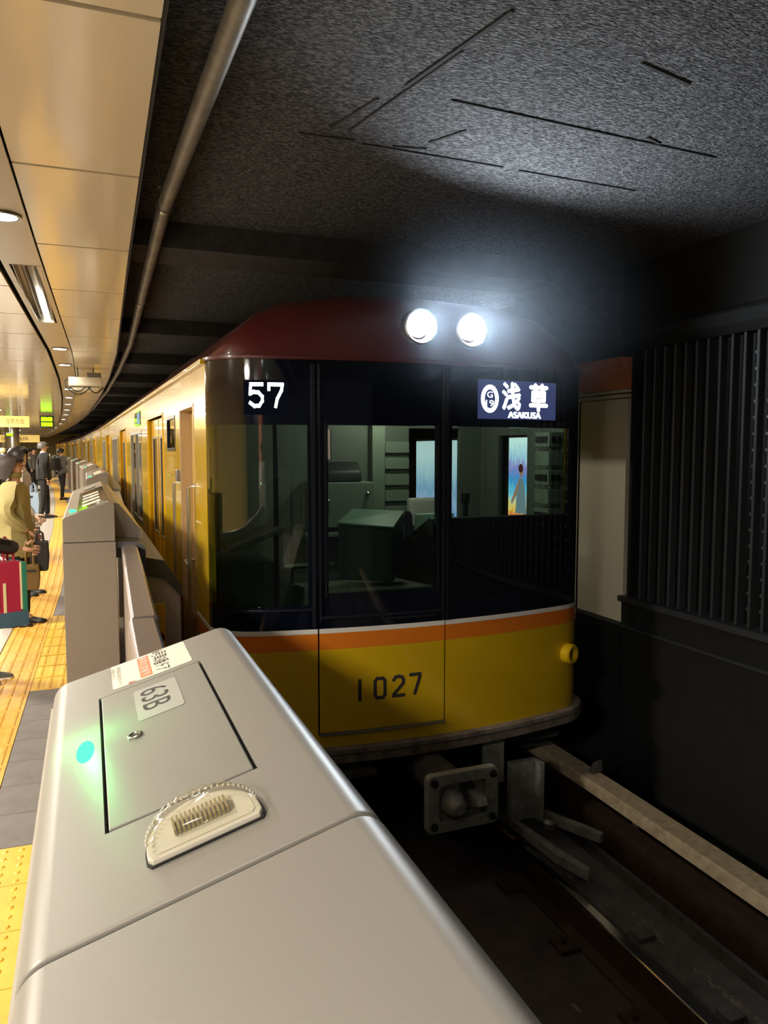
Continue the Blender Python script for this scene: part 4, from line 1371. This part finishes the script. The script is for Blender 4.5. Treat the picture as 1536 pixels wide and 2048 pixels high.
# green status lamp behind the platform-side edge of the top
gl = obj('status_lamp', on_top(MB().sphere((0,0,0), (.011,.036,.0014), 20, 10), -.013, .985, .0), M['green_lamp'], g, world=True)
lamp('status_glow', 'POINT', top(-.014,1.022,.036), .34, (.10,1.0,.22), .008)  # unseen point light added above the lamp for its green halo
obj('rim_trim', MB().box(-.066,-.0621,-1.6,1.32,1.10,1.186), M['lamp_base'], g, world=True, smooth=False)

# ---- gate cabinets down the platform
def make_gate_box(name, label, loc, ang, full=True):
    L_ = 3.0
    t = thing(name, label, 'gate', loc, ang, 'gate cabinets down the platform')
    head = [(0,1.106),(0,1.228),(.008,1.240),(.238,1.322),(.250,1.318),(.265,1.303),(.265,1.106)]
    obj('head_cover', MB().prism(head, 0, L_), M['gate_box'], t, bevel=.003)
    obj('cabinet', MB().prism([(-.003,0),(-.003,1.102),(.268,1.102),(.275,0)], .0, L_), M['gate_box'], t, bevel=.003)
    obj('seam', MB().box(.002,.262,.004,L_-.004,1.101,1.107), M['groove'], t, smooth=False)
    sl_ = (1.322-1.240)/.230
    def tp(x, y, h): return (x - h*.33, y, 1.240 + (x-.008)*sl_ + h*.94)
    vs = [tp(x,y,h) for h in (.0,.006) for x, y in ((.075,.03),(.235,.03),(.235,1.9),(.075,1.9))]
    tpn = obj('top_panel', MB().add(vs, [(0,3,2,1),(4,5,6,7),(0,1,5,4),(1,2,6,5),(2,3,7,6),(3,0,4,7)]), M['gate_glass_top'], t, bevel=.002)
    for k in range(4):
        y_ = .25+.32*k
        vs = [tp(x,y2,.0066) for x, y2 in ((.10,y_),(.20,y_),(.20,y_+.16),(.10,y_+.16))]
        obj('sticker', MB().add(vs, [(0,1,2,3)]), M['sticker_white'], tpn, smooth=False)
    vs = [tp(x,y_,.006) for x, y_ in ((.10,2.2),(.19,2.2),(.19,2.5),(.10,2.5))]
    obj('lid', MB().add(vs, [(0,1,2,3)]), M['gate_lid'], t, smooth=False)
    gp = tp(.052, .22, .004)
    obj('status_lamp', MB().sphere((0,0,0), (.022,.05,.010), 16, 8).xf(Matrix.Translation(gp)), M['green_lamp'], t)
    # hood on the track side, with the slot the leaf slides out of
    obj('track_hood', MB().prism([(.266,1.30),(.30,1.29),(.43,1.12),(.43,.97),(.266,.97)], .32, L_-.1), M['gate_grey'], t, bevel=.004)
    obj('leaf_slot', MB().prism([(.268,1.10),(.40,1.085),(.425,1.06),(.425,.78),(.395,.78),(.395,1.045),(.268,1.065)], .03, .34), M['gate_dark'], t, bevel=.004)
    if not full: return t
    obj('track_cabinet', MB().prism([(.43,.0),(.43,.86),(.56,.835),(.655,.72),(.655,0)], .46, L_-.2), M['gate_grey'], t, bevel=.005)
    obj('track_cabinet_cap', MB().prism([(.42,.84),(.42,.955),(.56,.925),(.662,.765),(.662,.70),(.56,.815)], .44, L_-.2), M['gate_dark'], t, bevel=.005)
    return t
B2 = (-.137, 4.44)
gb = make_gate_box('platform_gate', 'brown grey gate cabinet with glossy top and green lamp, nearest beyond 63B', (B2[0], B2[1], 0), -.0)
# yellow emergency label, on this cabinet only
lb = obj('emergency_label', MB().box(.425,.560,.452,.459,.36,.655), M['label_yellow'], gb, bevel=.004, seg=1)
obj('white_field', MB().box(.428,.528,.4512,.4518,.545,.585).box(.428,.528,.4512,.4518,.495,.535), M['sticker_white'], lb, smooth=False)
obj('lettering', lettering('非常時は', lambda s_, t: (.428+.085*s_, .4508, .610+.02*t)).join(lettering('開ける', lambda s_, t: (.45+.06*s_, .4506, .553+.024*t))).join(lettering('とびら', lambda s_, t: (.45+.06*s_, .4506, .502+.026*t))), M['ink'], lb, smooth=False)
obj('red_button', MB().lathe([(.040,0),(.040,-.012),(.032,-.022),(.018,-.027),(.001,-.028)], (.512,.452,.44), 'y', 24), M['red_button'], lb)
obj('button_ring', MB().lathe([(.045,0),(.045,-.003),(.040,-.004)], (.512,.452,.44), 'y', 24), M['sticker_orange'], lb)
gb2 = None
y = 10.55; k = 0
labs = ['second gate cabinet beyond 63B, its glossy top catching the ceiling lights','third gate cabinet beyond 63B in the row along the train','fourth gate cabinet beyond 63B, small in the row','fifth gate cabinet beyond 63B, small before the bend','sixth gate cabinet beyond 63B, in the bend','seventh gate cabinet beyond 63B, far in the bend','eighth gate cabinet beyond 63B, far in the bend','ninth gate cabinet beyond 63B, at the end of the bend']
while y < 58:
    loc = (E(y)-.37, y, 0)
    if gb2 is None:
        gb2 = make_gate_box('platform_gate', labs[k], loc, -Eang(y+1.5), False)
    else:
        dup(gb2, loc, -Eang(y+1.5), labs[k])
    y += 6.05; k += 1

def leaf(label, loc, ang, L_, tip):
    t = thing('sliding_gate_leaf', label, 'gate', loc, ang, None)
    obj('panel', MB().box(-.038,.038,0,L_,.04,1.045), M['gate_box'], t, bevel=.004)
    obj('cap', MB().prism([(-.043,1.03),(-.043,1.065),(-.032,1.078),(.032,1.078),(.043,1.065),(.043,1.03)], 0, L_), M['leaf_metal'], t, bevel=.003)
    obj('edge_rubber', MB().box(-.03,.03,(-.012 if tip < 0 else L_),(0 if tip < 0 else L_+.012),.05,1.06), M['rubber'], t, bevel=.004)
    obj('side_groove', MB().box(-.0395,-.036,.01,L_-.01,.995,1.003).box(-.0395,-.036,.01,L_-.01,.5,.508), M['groove'], t, smooth=False)
    return t
lf = leaf('metal gate leaf reaching out of the brown grey cabinet towards the camera', (.152, 2.52, 0), -.026, 2.2, -1)
lf2 = leaf('short metal gate leaf meeting it behind the white sticker of the near gate', (.128, 1.36, 0), -.015, 1.125, 1)
y = 7.5; k = 0
lfl = ['closed gate leaf between the two nearest cabinets','closed gate leaf behind the second cabinet beyond 63B','closed gate leaf behind the third cabinet beyond 63B']
while k < 3:
    t = leaf(lfl[k], (E(y)-.03, y+.03, 0), -Eang(y+1.5), 2.92, 1); y += 6.05; k += 1

# ================================================================== PEOPLE
def skin_mesh(verts, edges, radii, root=0, levels=1):
    me = bpy.data.meshes.new('tmp')
    me.from_pydata(verts, edges, [])
    o = bpy.data.objects.new('tmp', me); COL.objects.link(o)
    m1 = o.modifiers.new('skin', 'SKIN'); m1.use_smooth_shade = True
    if not me.skin_vertices:
        pass
    sv = me.skin_vertices[0].data
    for i, r_ in enumerate(radii):
        sv[i].radius = r_ if isinstance(r_, tuple) else (r_, r_)
        sv[i].use_root = (i == root)
    m2 = o.modifiers.new('sub', 'SUBSURF'); m2.levels = levels; m2.render_levels = levels
    bpy.context.view_layer.update()
    e = o.evaluated_get(bpy.context.evaluated_depsgraph_get())
    t = e.to_mesh()
    vs = [tuple(v.co) for v in t.vertices]; fs = [tuple(p.vertices) for p in t.polygons]
    e.to_mesh_clear()
    bpy.data.objects.remove(o); bpy.data.meshes.remove(me)
    return vs, fs

def hand_chain(wrist, direction, side, curl=.5):
    """palm and five fingers; direction = forearm direction"""
    d = Vector(direction).normalized(); w_ = Vector(wrist)
    across = Vector((1,0,0)) if abs(d.x) < .7 else Vector((0,0,1))
    across = (across - d*across.dot(d)).normalized()
    nrm = d.cross(across)*side
    mbs = []
    palm = w_ + d*.085
    V = [w_, w_+d*.04, palm]; Rr = [(.026,.018),(.036,.018),(.038,.016)]
    mbs.append(skin_mesh([tuple(v) for v in V], [(0,1),(1,2)], Rr, 0, 1))
    for k, (o_, L_) in enumerate([(.028,.068),(.010,.078),(-.010,.072),(-.027,.056)]):
        b0 = palm + across*o_ - d*.006
        p1 = b0 + (d*(1-curl*.3)+nrm*curl*.6).normalized()*L_*.5
        p2 = p1 + (d*(1-curl)+nrm*curl*1.3).normalized()*L_*.5
        mbs.append(skin_mesh([tuple(b0),tuple(p1),tuple(p2)], [(0,1),(1,2)], [.010,.009,.0075], 0, 1))
    t0 = w_ + d*.03 + across*.03
    t1 = t0 + (d*.7+across*.7+nrm*.2).normalized()*.04; t2 = t1 + (d+nrm*.4).normalized()*.03
    mbs.append(skin_mesh([tuple(t0),tuple(t1),tuple(t2)], [(0,1),(1,2)], [.013,.011,.009], 0, 1))
    mb = MB()
    for vs, fs in mbs: mb.add(vs, fs)
    return mb

def person(label, loc, face, h, top_m, leg_m, shoe_m, hair_m, skin_m='skin', arms=None, coat_len=.78, hair='short', coat_r=1.0, stride=.03, headturn=0, extra=None, detail=True):
    """face: heading angle; local x is forward, y left"""
    s_ = h/1.72
    t = thing('person', label, 'person', loc, face)
    A = arms or {}
    V = []; ED = []; RD = []
    def add(p, r_, par=None):
        V.append((p[0]*s_, p[1]*s_, p[2]*s_)); RD.append(tuple(q*s_ for q in r_) if isinstance(r_, tuple) else r_*s_)
        if par is not None: ED.append((par, len(V)-1))
        return len(V)-1
    pel = add((0,0,.93), (.12,.15))
    sp = add((-.005,0,1.10), (.105,.135), pel)
    ch = add((.0,0,1.28), (.11,.155), sp)
    nb = add((-.005,0,1.43), (.06,.075), ch)
    nk = add((.005,0,1.49), .05, nb)
    jw = add((.022,0,1.555), (.066,.062), nk)
    sk = add((.012,0,1.62), (.092,.076), jw)
    tp_ = add((.0,0,1.675), (.062,.055), sk)
    hands = {}
    for sd_ in (1, -1):
        elb, wr_ = A.get(sd_, ((-.03, sd_*.25, 1.12), (.05, sd_*.25, .88)))
        sh_ = add((-.005, sd_*.175, 1.395), .058, ch)
        e_ = add(elb, .043, sh_); w_ = add(wr_, .028, e_)
        hands[sd_] = (elb, wr_)
    for sd_ in (1, -1):
        st_ = stride*sd_
        hp = add((0, sd_*.085, .88), .088, pel)
        kn = add((.02+st_*.5, sd_*.088, .50), .058, hp)
        an = add((-.02+st_, sd_*.09, .09), .038, kn)
        add((.06+st_, sd_*.095, .045), .032, an); 
    vs, fs = skin_mesh(V, ED, RD, 0, 1)
    body = MB().add(vs, fs)
    for sd_ in (1, -1):
        elb, wr_ = hands[sd_]
        d = Vector(wr_)-Vector(elb)
        if detail: body.join(hand_chain(Vector(wr_)*s_, d, sd_))
        else: body.sphere(tuple((Vector(wr_)+d.normalized()*.06)*s_), (.03*s_,.035*s_,.06*s_), 8, 6)
    # nose and ears, part of the one figure
    hm = MB()
    hm.add([(.098,0,1.625),(.092,.016,1.582),(.092,-.016,1.582),(.122,0,1.587),(.085,0,1.578)], [(0,1,3),(0,3,2),(3,1,4),(3,4,2)])
    for sd_ in (1, -1): hm.sphere((.0,sd_*.076,1.605), (.022,.009,.034), 8, 6)
    hm.mapv(lambda x, y, z: (x*s_, y*s_, z*s_))
    body.join(hm)
    Q = Matrix.Rotation(headturn, 4, 'Z')
    def turn(p):
        if p[2] > 1.5*s_:
            q = Q @ Vector(p); return tuple(q)
        return p
    body.v = [turn(p) for p in body.v]
    b_o = obj('body', body, M[skin_m], t, normals=True)
    fc = MB()
    for sd_ in (1, -1):
        fc.sphere((.093, sd_*.031, 1.622), (.008,.013,.007), 8, 5)
    fc.mapv(lambda x, y, z: (x*s_, y*s_, z*s_)); fc.v = [turn(p) for p in fc.v]
    obj('eyes', fc, M['eye'], t)
    fc = MB().sphere((.09,0,1.553), (.008,.022,.006), 8, 5).mapv(lambda x, y, z: (x*s_, y*s_, z*s_)); fc.v = [turn(p) for p in fc.v]
    obj('mouth', fc, M['lip'], t)
    # hair
    hb_ = MB()
    HV = {'short':1.0,'bob':1.26,'long':1.08}
    nu, nv = 20, 12
    longh = {'short':1.575,'bob':1.49,'long':1.36}[hair]
    vs = []; fs = []
    for i in range(nv+1):
        for k in range(nu):
            th = 2*math.pi*k/nu
            front = max(0, math.cos(th))
            zlow = longh + (1.665-longh)*min(1, front*1.5)
            ph = i/nv
            z = 1.728 + (zlow-1.728)*ph
            zz = max(-1, min(1, (z-1.625)/.108))
            q = math.sqrt(max(0, 1-zz*zz)) if z > 1.625 else 1.0 - .15*min(1,(1.625-z)/.2)*(0 if hair == 'bob' else 1)
            rx, ry = .118*HV[hair], .097*HV[hair]*1.05
            wob = 1 + .03*math.sin(7*th+3*ph)
            vs.append(((.0+rx*q*math.cos(th)*wob-(.034 if hair == 'bob' else .006))*s_, ry*q*math.sin(th)*wob*s_, z*s_))
    for i in range(nv):
        for k in range(nu):
            k2 = (k+1) % nu
            fs.append((i*nu+k, (i+1)*nu+k, (i+1)*nu+k2, i*nu+k2))
    hb_.add(vs, fs); hb_.v = [turn(p) for p in hb_.v]
    obj('hair', hb_, M[hair_m], t, merge=.0004)
    # coat
    V = []; ED = []; RD = []
    c = coat_r
    if coat_len > .7:
        a = add((0,0,coat_len+.02), (.135*c,.165*c)); b0 = add((0,0,.95), (.13*c,.165*c), a)
    else:
        a = add((0,0,coat_len+.02), (.17*c,.19*c)); b0 = add((0,0,.85), (.15*c,.18*c), a)
    b1 = add((0,0,1.12), (.125*c,.158*c), b0)
    b2 = add((0,0,1.29), (.128*c,.172*c), b1)
    b3 = add((-.005,0,1.42), (.085,.115), b2)
    add((-.005,0,1.475), (.062,.068), b3)
    for sd_ in (1, -1):
        elb, wr_ = hands[sd_]
        sh_ = add((-.005, sd_*.185, 1.40), .070*c, b2)
        e_ = add(elb, .058*c, sh_)
        we = tuple(Vector(elb)+(Vector(wr_)-Vector(elb))*.96)
        add(we, .046*c, e_)
    vs, fs = skin_mesh(V, ED, RD, 0, 1)
    obj('coat', MB().add(vs, fs), M[top_m], t)
    # trousers, shoes
    V = []; ED = []; RD = []
    p0 = add((0,0,.95), (.125,.155))
    for sd_ in (1, -1):
        st_ = stride*sd_
        hp = add((0, sd_*.088, .84), .098, p0)
        kn = add((.015+st_*.5, sd_*.09, .5), .074, hp)
        add((-.02+st_, sd_*.092, .065), .06, kn)
    vs, fs = skin_mesh(V, ED, RD, 0, 1)
    obj('trousers', MB().add(vs, fs), M[leg_m], t)
    for sd_ in (1, -1):
        st_ = stride*sd_
        pr = []
        for x, wy, z1 in ((-.085,.028,.055),(-.06,.036,.095),(0,.038,.10),(.06,.042,.066),(.13,.046,.05),(.175,.036,.038),(.195,.018,.028)):
            pr.append([(x+st_, sd_*.094-wy, .012), (x+st_, sd_*.094-wy*.85, z1*.7), (x+st_, sd_*.094, z1), (x+st_, sd_*.094+wy*.85, z1*.7), (x+st_, sd_*.094+wy, .012)])
        n = 5; mb = MB(); vs = [tuple(q*s_ for q in p) for r_ in pr for p in r_]
        fs = [(j*n+i, j*n+(i+1)%n, (j+1)*n+(i+1)%n, (j+1)*n+i) for j in range(len(pr)-1) for i in range(n)] + [tuple(range(n)), tuple((len(pr)-1)*n+i for i in range(n-1,-1,-1))]
        so = obj('shoe', mb.add(vs, fs), M[shoe_m], t, bevel=.004)
        sl_ = [(x*s_, y_*s_) for x, y_ in [(-.09+st_,sd_*.094-.03),(-.06+st_,sd_*.094-.04),(.13+st_,sd_*.094-.048),(.18+st_,sd_*.094-.036),(.20+st_,sd_*.094),(.18+st_,sd_*.094+.036),(.13+st_,sd_*.094+.048),(-.06+st_,sd_*.094+.04),(-.09+st_,sd_*.094+.03)]]
        obj('sole', MB().prism_z(sl_, 0, .014*s_), M['sole' if shoe_m == 'sneaker' else 'rubber'], so)
    return t

# the row waiting on the platform (forward = towards the train, +x)
pw = person('person in olive green jacket with dark bobbed hair, facing the train', (-.63, 7.72, 0), R(-8), 1.55, 'olive', 'black_cloth', 'shoe', 'hair_brown', arms={1:((-.02,.27,1.12),(.12,.22,.90)), -1:((-.03,-.28,1.14),(.16,-.22,.98))}, coat_len=.64, hair='bob', coat_r=1.28, stride=.05)
obj('hair_clip', MB().sphere((-.065,-.085,1.60), (.03,.014,.024), 12, 8), M['cream_cloth'], pw)
obj('collar', MB().lathe([(.066,1.355),(.072,1.40),(.060,1.405),(.058,1.36)], n=18, caps=False), M['olive'], pw)
pA = person('person at the photo edge in shiny black padded jacket holding a crimson bag', (-.75, 5.84, 0), R(-3), 1.62, 'puffer', 'trouser_brown', 'sneaker', 'hair_black', arms={1:((-.02,.26,1.12),(.1,.24,.92)), -1:((.10,-.26,1.06),(.34,-.15,1.00))}, coat_r=1.2, stride=.03, coat_len=.72)
pB = person('person in greige coat with long dark hair behind the olive jacket', (-.70, 9.3, 0), R(-5), 1.64, 'greige', 'grey_cloth', 'shoe', 'hair_black', 'skin_pale', coat_len=.55, hair='long', coat_r=1.1, arms={1:((-.03,.26,1.12),(.1,.22,.9)), -1:((.0,-.26,1.13),(.17,-.2,.95))})
pC = person('tall person in black with cropped dark hair at the photo edge', (-1.45, 11.6, 0), R(-60), 1.84, 'black_cloth', 'black_cloth', 'shoe', 'hair_black', coat_r=1.1)
pD = person('grey haired person in a black suit standing before the yellow strip', (-.98, 19.9, 0), R(5), 1.80, 'black_cloth', 'black_cloth', 'shoe', 'hair_grey', coat_len=.80, coat_r=1.42, headturn=R(0), stride=.07)
obj('shirt_front', MB().prism_x([(-.035,1.28),(.035,1.28),(.055,1.52),(-.055,1.52)], .135, .15), M['white_cloth'], pD, bevel=.004)
obj('shirt_collar', MB().lathe([(.062,1.53),(.066,1.57),(.056,1.575),(.054,1.535)], n=16, caps=False), M['white_cloth'], pD)
pE = person('person in a grey jacket with a black rucksack beside the gates', (-.80, 27.2, 0), R(28), 1.66, 'grey_cloth', 'black_cloth', 'shoe', 'hair_black', coat_len=.72, coat_r=1.1, stride=.06)
obj('rucksack', MB().prism_x([(-.15,.95),(.15,.95),(.17,1.1),(.14,1.36),(-.14,1.36),(-.17,1.1)], -.32, -.12), M['black_bag'], pE, bevel=.04)
for sd_ in (1, -1):
    obj('strap', MB().tube([(-.13,sd_*.10,1.32),(-.02,sd_*.11,1.42),(.10,sd_*.11,1.34),(.11,sd_*.13,1.15),(-.1,sd_*.15,1.02)], .018, 8), M['black_bag'], pE)
pF = person('person with a red scarf waiting behind the black suit', (-2.35, 27.5, 0), R(10), 1.66, 'white_cloth', 'navy', 'shoe', 'hair_black', 'skin_pale', detail=False)
obj('scarf', MB().lathe([(.085,1.34),(.10,1.37),(.10,1.41),(.08,1.44)], n=16, caps=False).box(.08,.12,-.06,.02,1.05,1.38), M['red_cloth'], pF, bevel=.01)
crowd = [(-1.75,15.2,'person in dark coat standing left of the black suit','black_cloth','hair_black',1.70,R(0),-1),(-2.9,31,'person in navy coat far along the platform','navy','hair_black',1.72,R(20),0),
         (-2.0,33.5,'person in grey coat far along the platform, near the bend','grey_cloth','hair_black',1.70,R(-30),0),(-3.6,37,'person in red coat by the silver column','red_cloth','hair_brown',1.62,R(0),0),
         (-2.5,41,'person in dark jacket beyond the red scarf','black_cloth','hair_black',1.74,R(0),0),(-2.3,36,'person in dark coat beside the rucksack wearer','black_cloth','hair_brown',1.68,R(40),0),(-2.9,44,'person in red jacket near the far yellow sign','red_cloth','hair_black',1.66,R(0),0),(-3.2,48,'person in white shirt at the far end of the platform','white_cloth','hair_black',1.7,R(0),0)]
for x, y, lab, tm, hm_, h, a, q in crowd:
    person(lab, (x, y, 0), a, h, tm, 'black_cloth', 'shoe', hm_, detail=False, coat_r=1.1)
# bags
def tote(name, label, loc, ang, L_, wd, hgt, m_, trims, hh, lean=0.0):
    t = thing(name, label, 'bag', loc, ang)
    poly = [(-L_*.42,0),(L_*.42,0),(L_*.5,hgt*.5),(L_*.46,hgt),(-L_*.46,hgt),(-L_*.5,hgt*.5)]
    obj('bag_body', MB().prism(poly, -wd/2, wd/2), M[m_], t, bevel=.015)
    for (x0,x1,z0,z1,mm) in trims:
        obj('trim_patch', MB().box(x0,x1,-wd/2-.004,wd/2+.004,z0,z1), M[mm], t, bevel=.003)
    for s_ in (-1, 1):
        obj('handle', MB().tube([(-L_*.2,s_*wd*.4,hgt-.02),(-L_*.17,s_*wd*.3,hgt+hh*.7),(0,s_*.01,hgt+hh),(L_*.17,s_*wd*.3,hgt+hh*.7),(L_*.2,s_*wd*.4,hgt-.02)], .008, 8), M[m_], t)
    return t
tote('tote_bag', 'crimson and teal tote bag with denim base at the left edge', (-.535, 5.70, .42), R(28), .17, .13, .44, 'crimson', [(.075,.108,.10,.43,'teal'),(-.112,.112,.0,.10,'denim'),(-.10,-.075,.12,.42,'cream_cloth'),(.062,.075,.11,.43,'cream_cloth'),(-.05,-.03,.1,.30,'cream_cloth')], .16)
tote('shopping_bag', 'black shopping bag hanging beside the olive jacket', (-.42, 7.46, .53), R(0), .15, .10, .27, 'black_bag', [], .09)
tote('handbag', 'olive brown handbag near the floor below the olive jacket', (-.50, 7.38, .38), R(0), .16, .09, .22, 'brown_leather', [(-.05,.05,.16,.18,'black_bag')], .28)
tote('shoulder_bag', 'light blue bag carried in front of the greige coat', (-.555, 9.12, .92), R(-10), .13, .09, .23, 'light_blue', [(-.06,.0,.17,.195,'black_bag')], .1)
ct = thing('luggage_cart', 'small black luggage cart standing on the pale floor by the yellow strip', 'cart', (-.80, 12.2, 0))
obj('frame', MB().tube([(-.10,-.1,.10),(-.10,-.1,.95),(-.10,.1,.95),(-.10,.1,.10)], .014, 8).tube([(-.10,-.1,.3),(.10,-.12,.06)], .012, 8).tube([(-.10,.1,.3),(.10,.12,.06)], .012, 8), M['black_bag'], ct)
obj('shelf', MB().box(-.12,.14,-.12,.12,.07,.09), M['black_bag'], ct, bevel=.004)
for yv in (-.14,.14):
    obj('wheel', MB().lathe([(.02,-.02),(.075,-.018),(.085,0),(.075,.018),(.02,.02)], (.10,yv,.085), 'y', 20), M['rubber'], ct)
obj('load', MB().box(-.08,.12,-.10,.10,.091,.50), M['black_bag'], ct, bevel=.02)

# ================================================================== SIGNS AND CEILING FITTINGS
yb = thing('hanging_sign', 'yellow illuminated hanging sign board with brown lettering', 'sign', (-2.37, 21.0, 2.17))
obj('board', MB().box(-.9,1.05,-.05,.05,0,.27), M['sign_yellow'], yb, bevel=.004)
obj('lettering', lettering('浅草方面', lambda s_, t: (.52+.42*s_, -.052, .075+.13*t)).join(lettering('のりば 1', lambda s_, t: (-.25+.6*s_, -.052, .10+.08*t))), M['brown_leather'], yb, smooth=False)
for x in (-.7,.85): obj('hanger', MB().tube([(x,0,.26),(x,0,.535)], .012, 8), M['steel'], yb)
ld = thing('departure_board', 'black departure board with bright green letters hanging from the ceiling', 'sign', (-1.12, 25.6, 2.29))
obj('case', MB().box(-.19,.19,-.06,.06,0,.36), M['led_black'], ld, bevel=.005)
obj('led_rows', lettering('渋谷', lambda s_, t: (-.15+.30*s_, -.063, .19+.14*t)).join(lettering('10:57', lambda s_, t: (-.15+.30*s_, -.063, .04+.11*t))), M['led_green'], ld, smooth=False)
lr = MB()
for r_ in range(2):
    for k in range(7):
        lr.box(-.16+.046*k,-.125+.046*k,-.062,-.0605,.035+.155*r_,.155+.155*r_)
obj('led_dots', lr, M['led_green'], ld, smooth=False)
obj('hanger', MB().tube([(0,0,.35),(0,0,.415)], .015, 8), M['steel'], ld)
fs_ = thing('hanging_sign', 'narrow dim yellow sign spanning the far platform below the ceiling', 'sign', (-3.3, 42, 2.0))
obj('board', MB().box(-1.1,1.1,-.05,.05,0,.36), M['sign_yellow'], fs_, bevel=.004)
obj('lettering', lettering('出口 乗換', lambda s_, t: (-.6+1.2*s_, -.053, .09+.18*t)), M['brown_leather'], fs_, smooth=False)
for x in (-.8,.8): obj('hanger', MB().tube([(x,0,.35),(x,0,.705)], .015, 8), M['steel'], fs_)
gs = thing('exit_lamp', 'tiny green lamp sign far down the platform', 'sign', (-3.2, 38, 2.22))
obj('case', MB().box(-.16,.16,-.04,.04,0,.16), M['led_black'], gs, bevel=.004)
obj('lamp_face', MB().box(-.13,.13,-.045,-.04,.03,.13), M['led_green'], gs, smooth=False)
obj('hanger', MB().tube([(0,0,.15),(0,0,.485)], .012, 8), M['steel'], gs)
# white box with looped cables
wbx = thing('junction_box', 'white ceiling box with looped black cables hanging under the panels', 'box', (E(11.2)-.34, 11.2, 2.42))
obj('casing', MB().box(-.21,.21,-.14,.14,.03,.15), M['white_plastic'], wbx, bevel=.012)
obj('lower_cover', MB().prism([(-.20,.03),(-.15,-.025),(.15,-.025),(.20,.03)], -.12, .12), M['white_plastic'], wbx, bevel=.01)
for x in (-.1,.1): obj('drop_rod', MB().tube([(x,0,.14),(x,0,.285)], .014, 8), M['steel'], wbx)
obj('bracket', MB().box(.02,.2,-.06,.06,.15,.22), M['steel_dull'], wbx, bevel=.005)
for xa, xb, dz in ((-.24,.06,.10),(.03,.22,.075),(-.2,.0,.06)):
    pts = [(xa+(xb-xa)*k/12, -.15, .02-dz*math.sin(math.pi*k/12)) for k in range(13)]
    obj('cable_loop', MB().tube(pts, .008, 8), M['cable'], wbx)
obj('side_cable', MB().tube([(-.24,-.15,.02),(-.25,-.1,.10),(-.2,-.05,.14)], .008, 8), M['cable'], wbx)
sp_ = thing('ceiling_speaker', 'dark round ceiling grille at the left edge of the panels', 'speaker', (-.93, 8.55, 2.695))
obj('rim', MB().lathe([(.10,0),(.115,-.004),(.118,.004)], n=24), M['steel_dull'], sp_)
obj('grille', MB().lathe([(.001,-.003),(.10,-.002),(.10,.003)], n=24), M['gate_dark'], sp_)
sm = thing('ceiling_hook', 'small dark bracket fixed under the left ceiling panel', 'bracket', (E(7.4)-1.02, 7.4, 2.695))
obj('plate', MB().box(-.03,.03,-.03,.03,-.01,.004), M['gate_dark'], sm, bevel=.003)
obj('rod', MB().tube([(0,0,-.005),(-.10,0,-.008)], .005, 8), M['gate_dark'], sm)

# behind the camera: what the cab glass mirrors
ex = thing('exit_sign', 'green illuminated exit sign hanging over the platform behind the camera', 'sign', (-.55, -2.2, 2.25), R(180))
obj('case', MB().box(-.35,.35,-.05,.05,0,.25), M['steel_dull'], ex, bevel=.005)
obj('green_face', MB().box(-.33,.33,-.056,-.05,.02,.23), M['exit_green'], ex, smooth=False)
obj('lettering', lettering('非常口', lambda s_, t: (-.10+.38*s_, -.059, .07+.11*t)), M['exit_white'], ex, smooth=False)
obj('hanger', MB().tube([(0,0,.24),(0,0,.455)], .012, 8), M['steel'], ex)
yc = thing('yellow_pillar', 'square pillar clad in yellow behind the camera', 'column', (-1.35, -3.6, 0))
obj('shaft', MB().box(-.2,.2,-.2,.2,0,2.705), M['sticker_orange'], yc, bevel=.01)
obj('base_ring', MB().box(-.22,.22,-.22,.22,0,.15), M['gate_dark'], yc, bevel=.006)
person('person in a white shirt waiting behind the camera by the yellow pillar', (-.95, -2.4, 0), R(60), 1.70, 'white_cloth', 'navy', 'shoe', 'hair_black', detail=False)
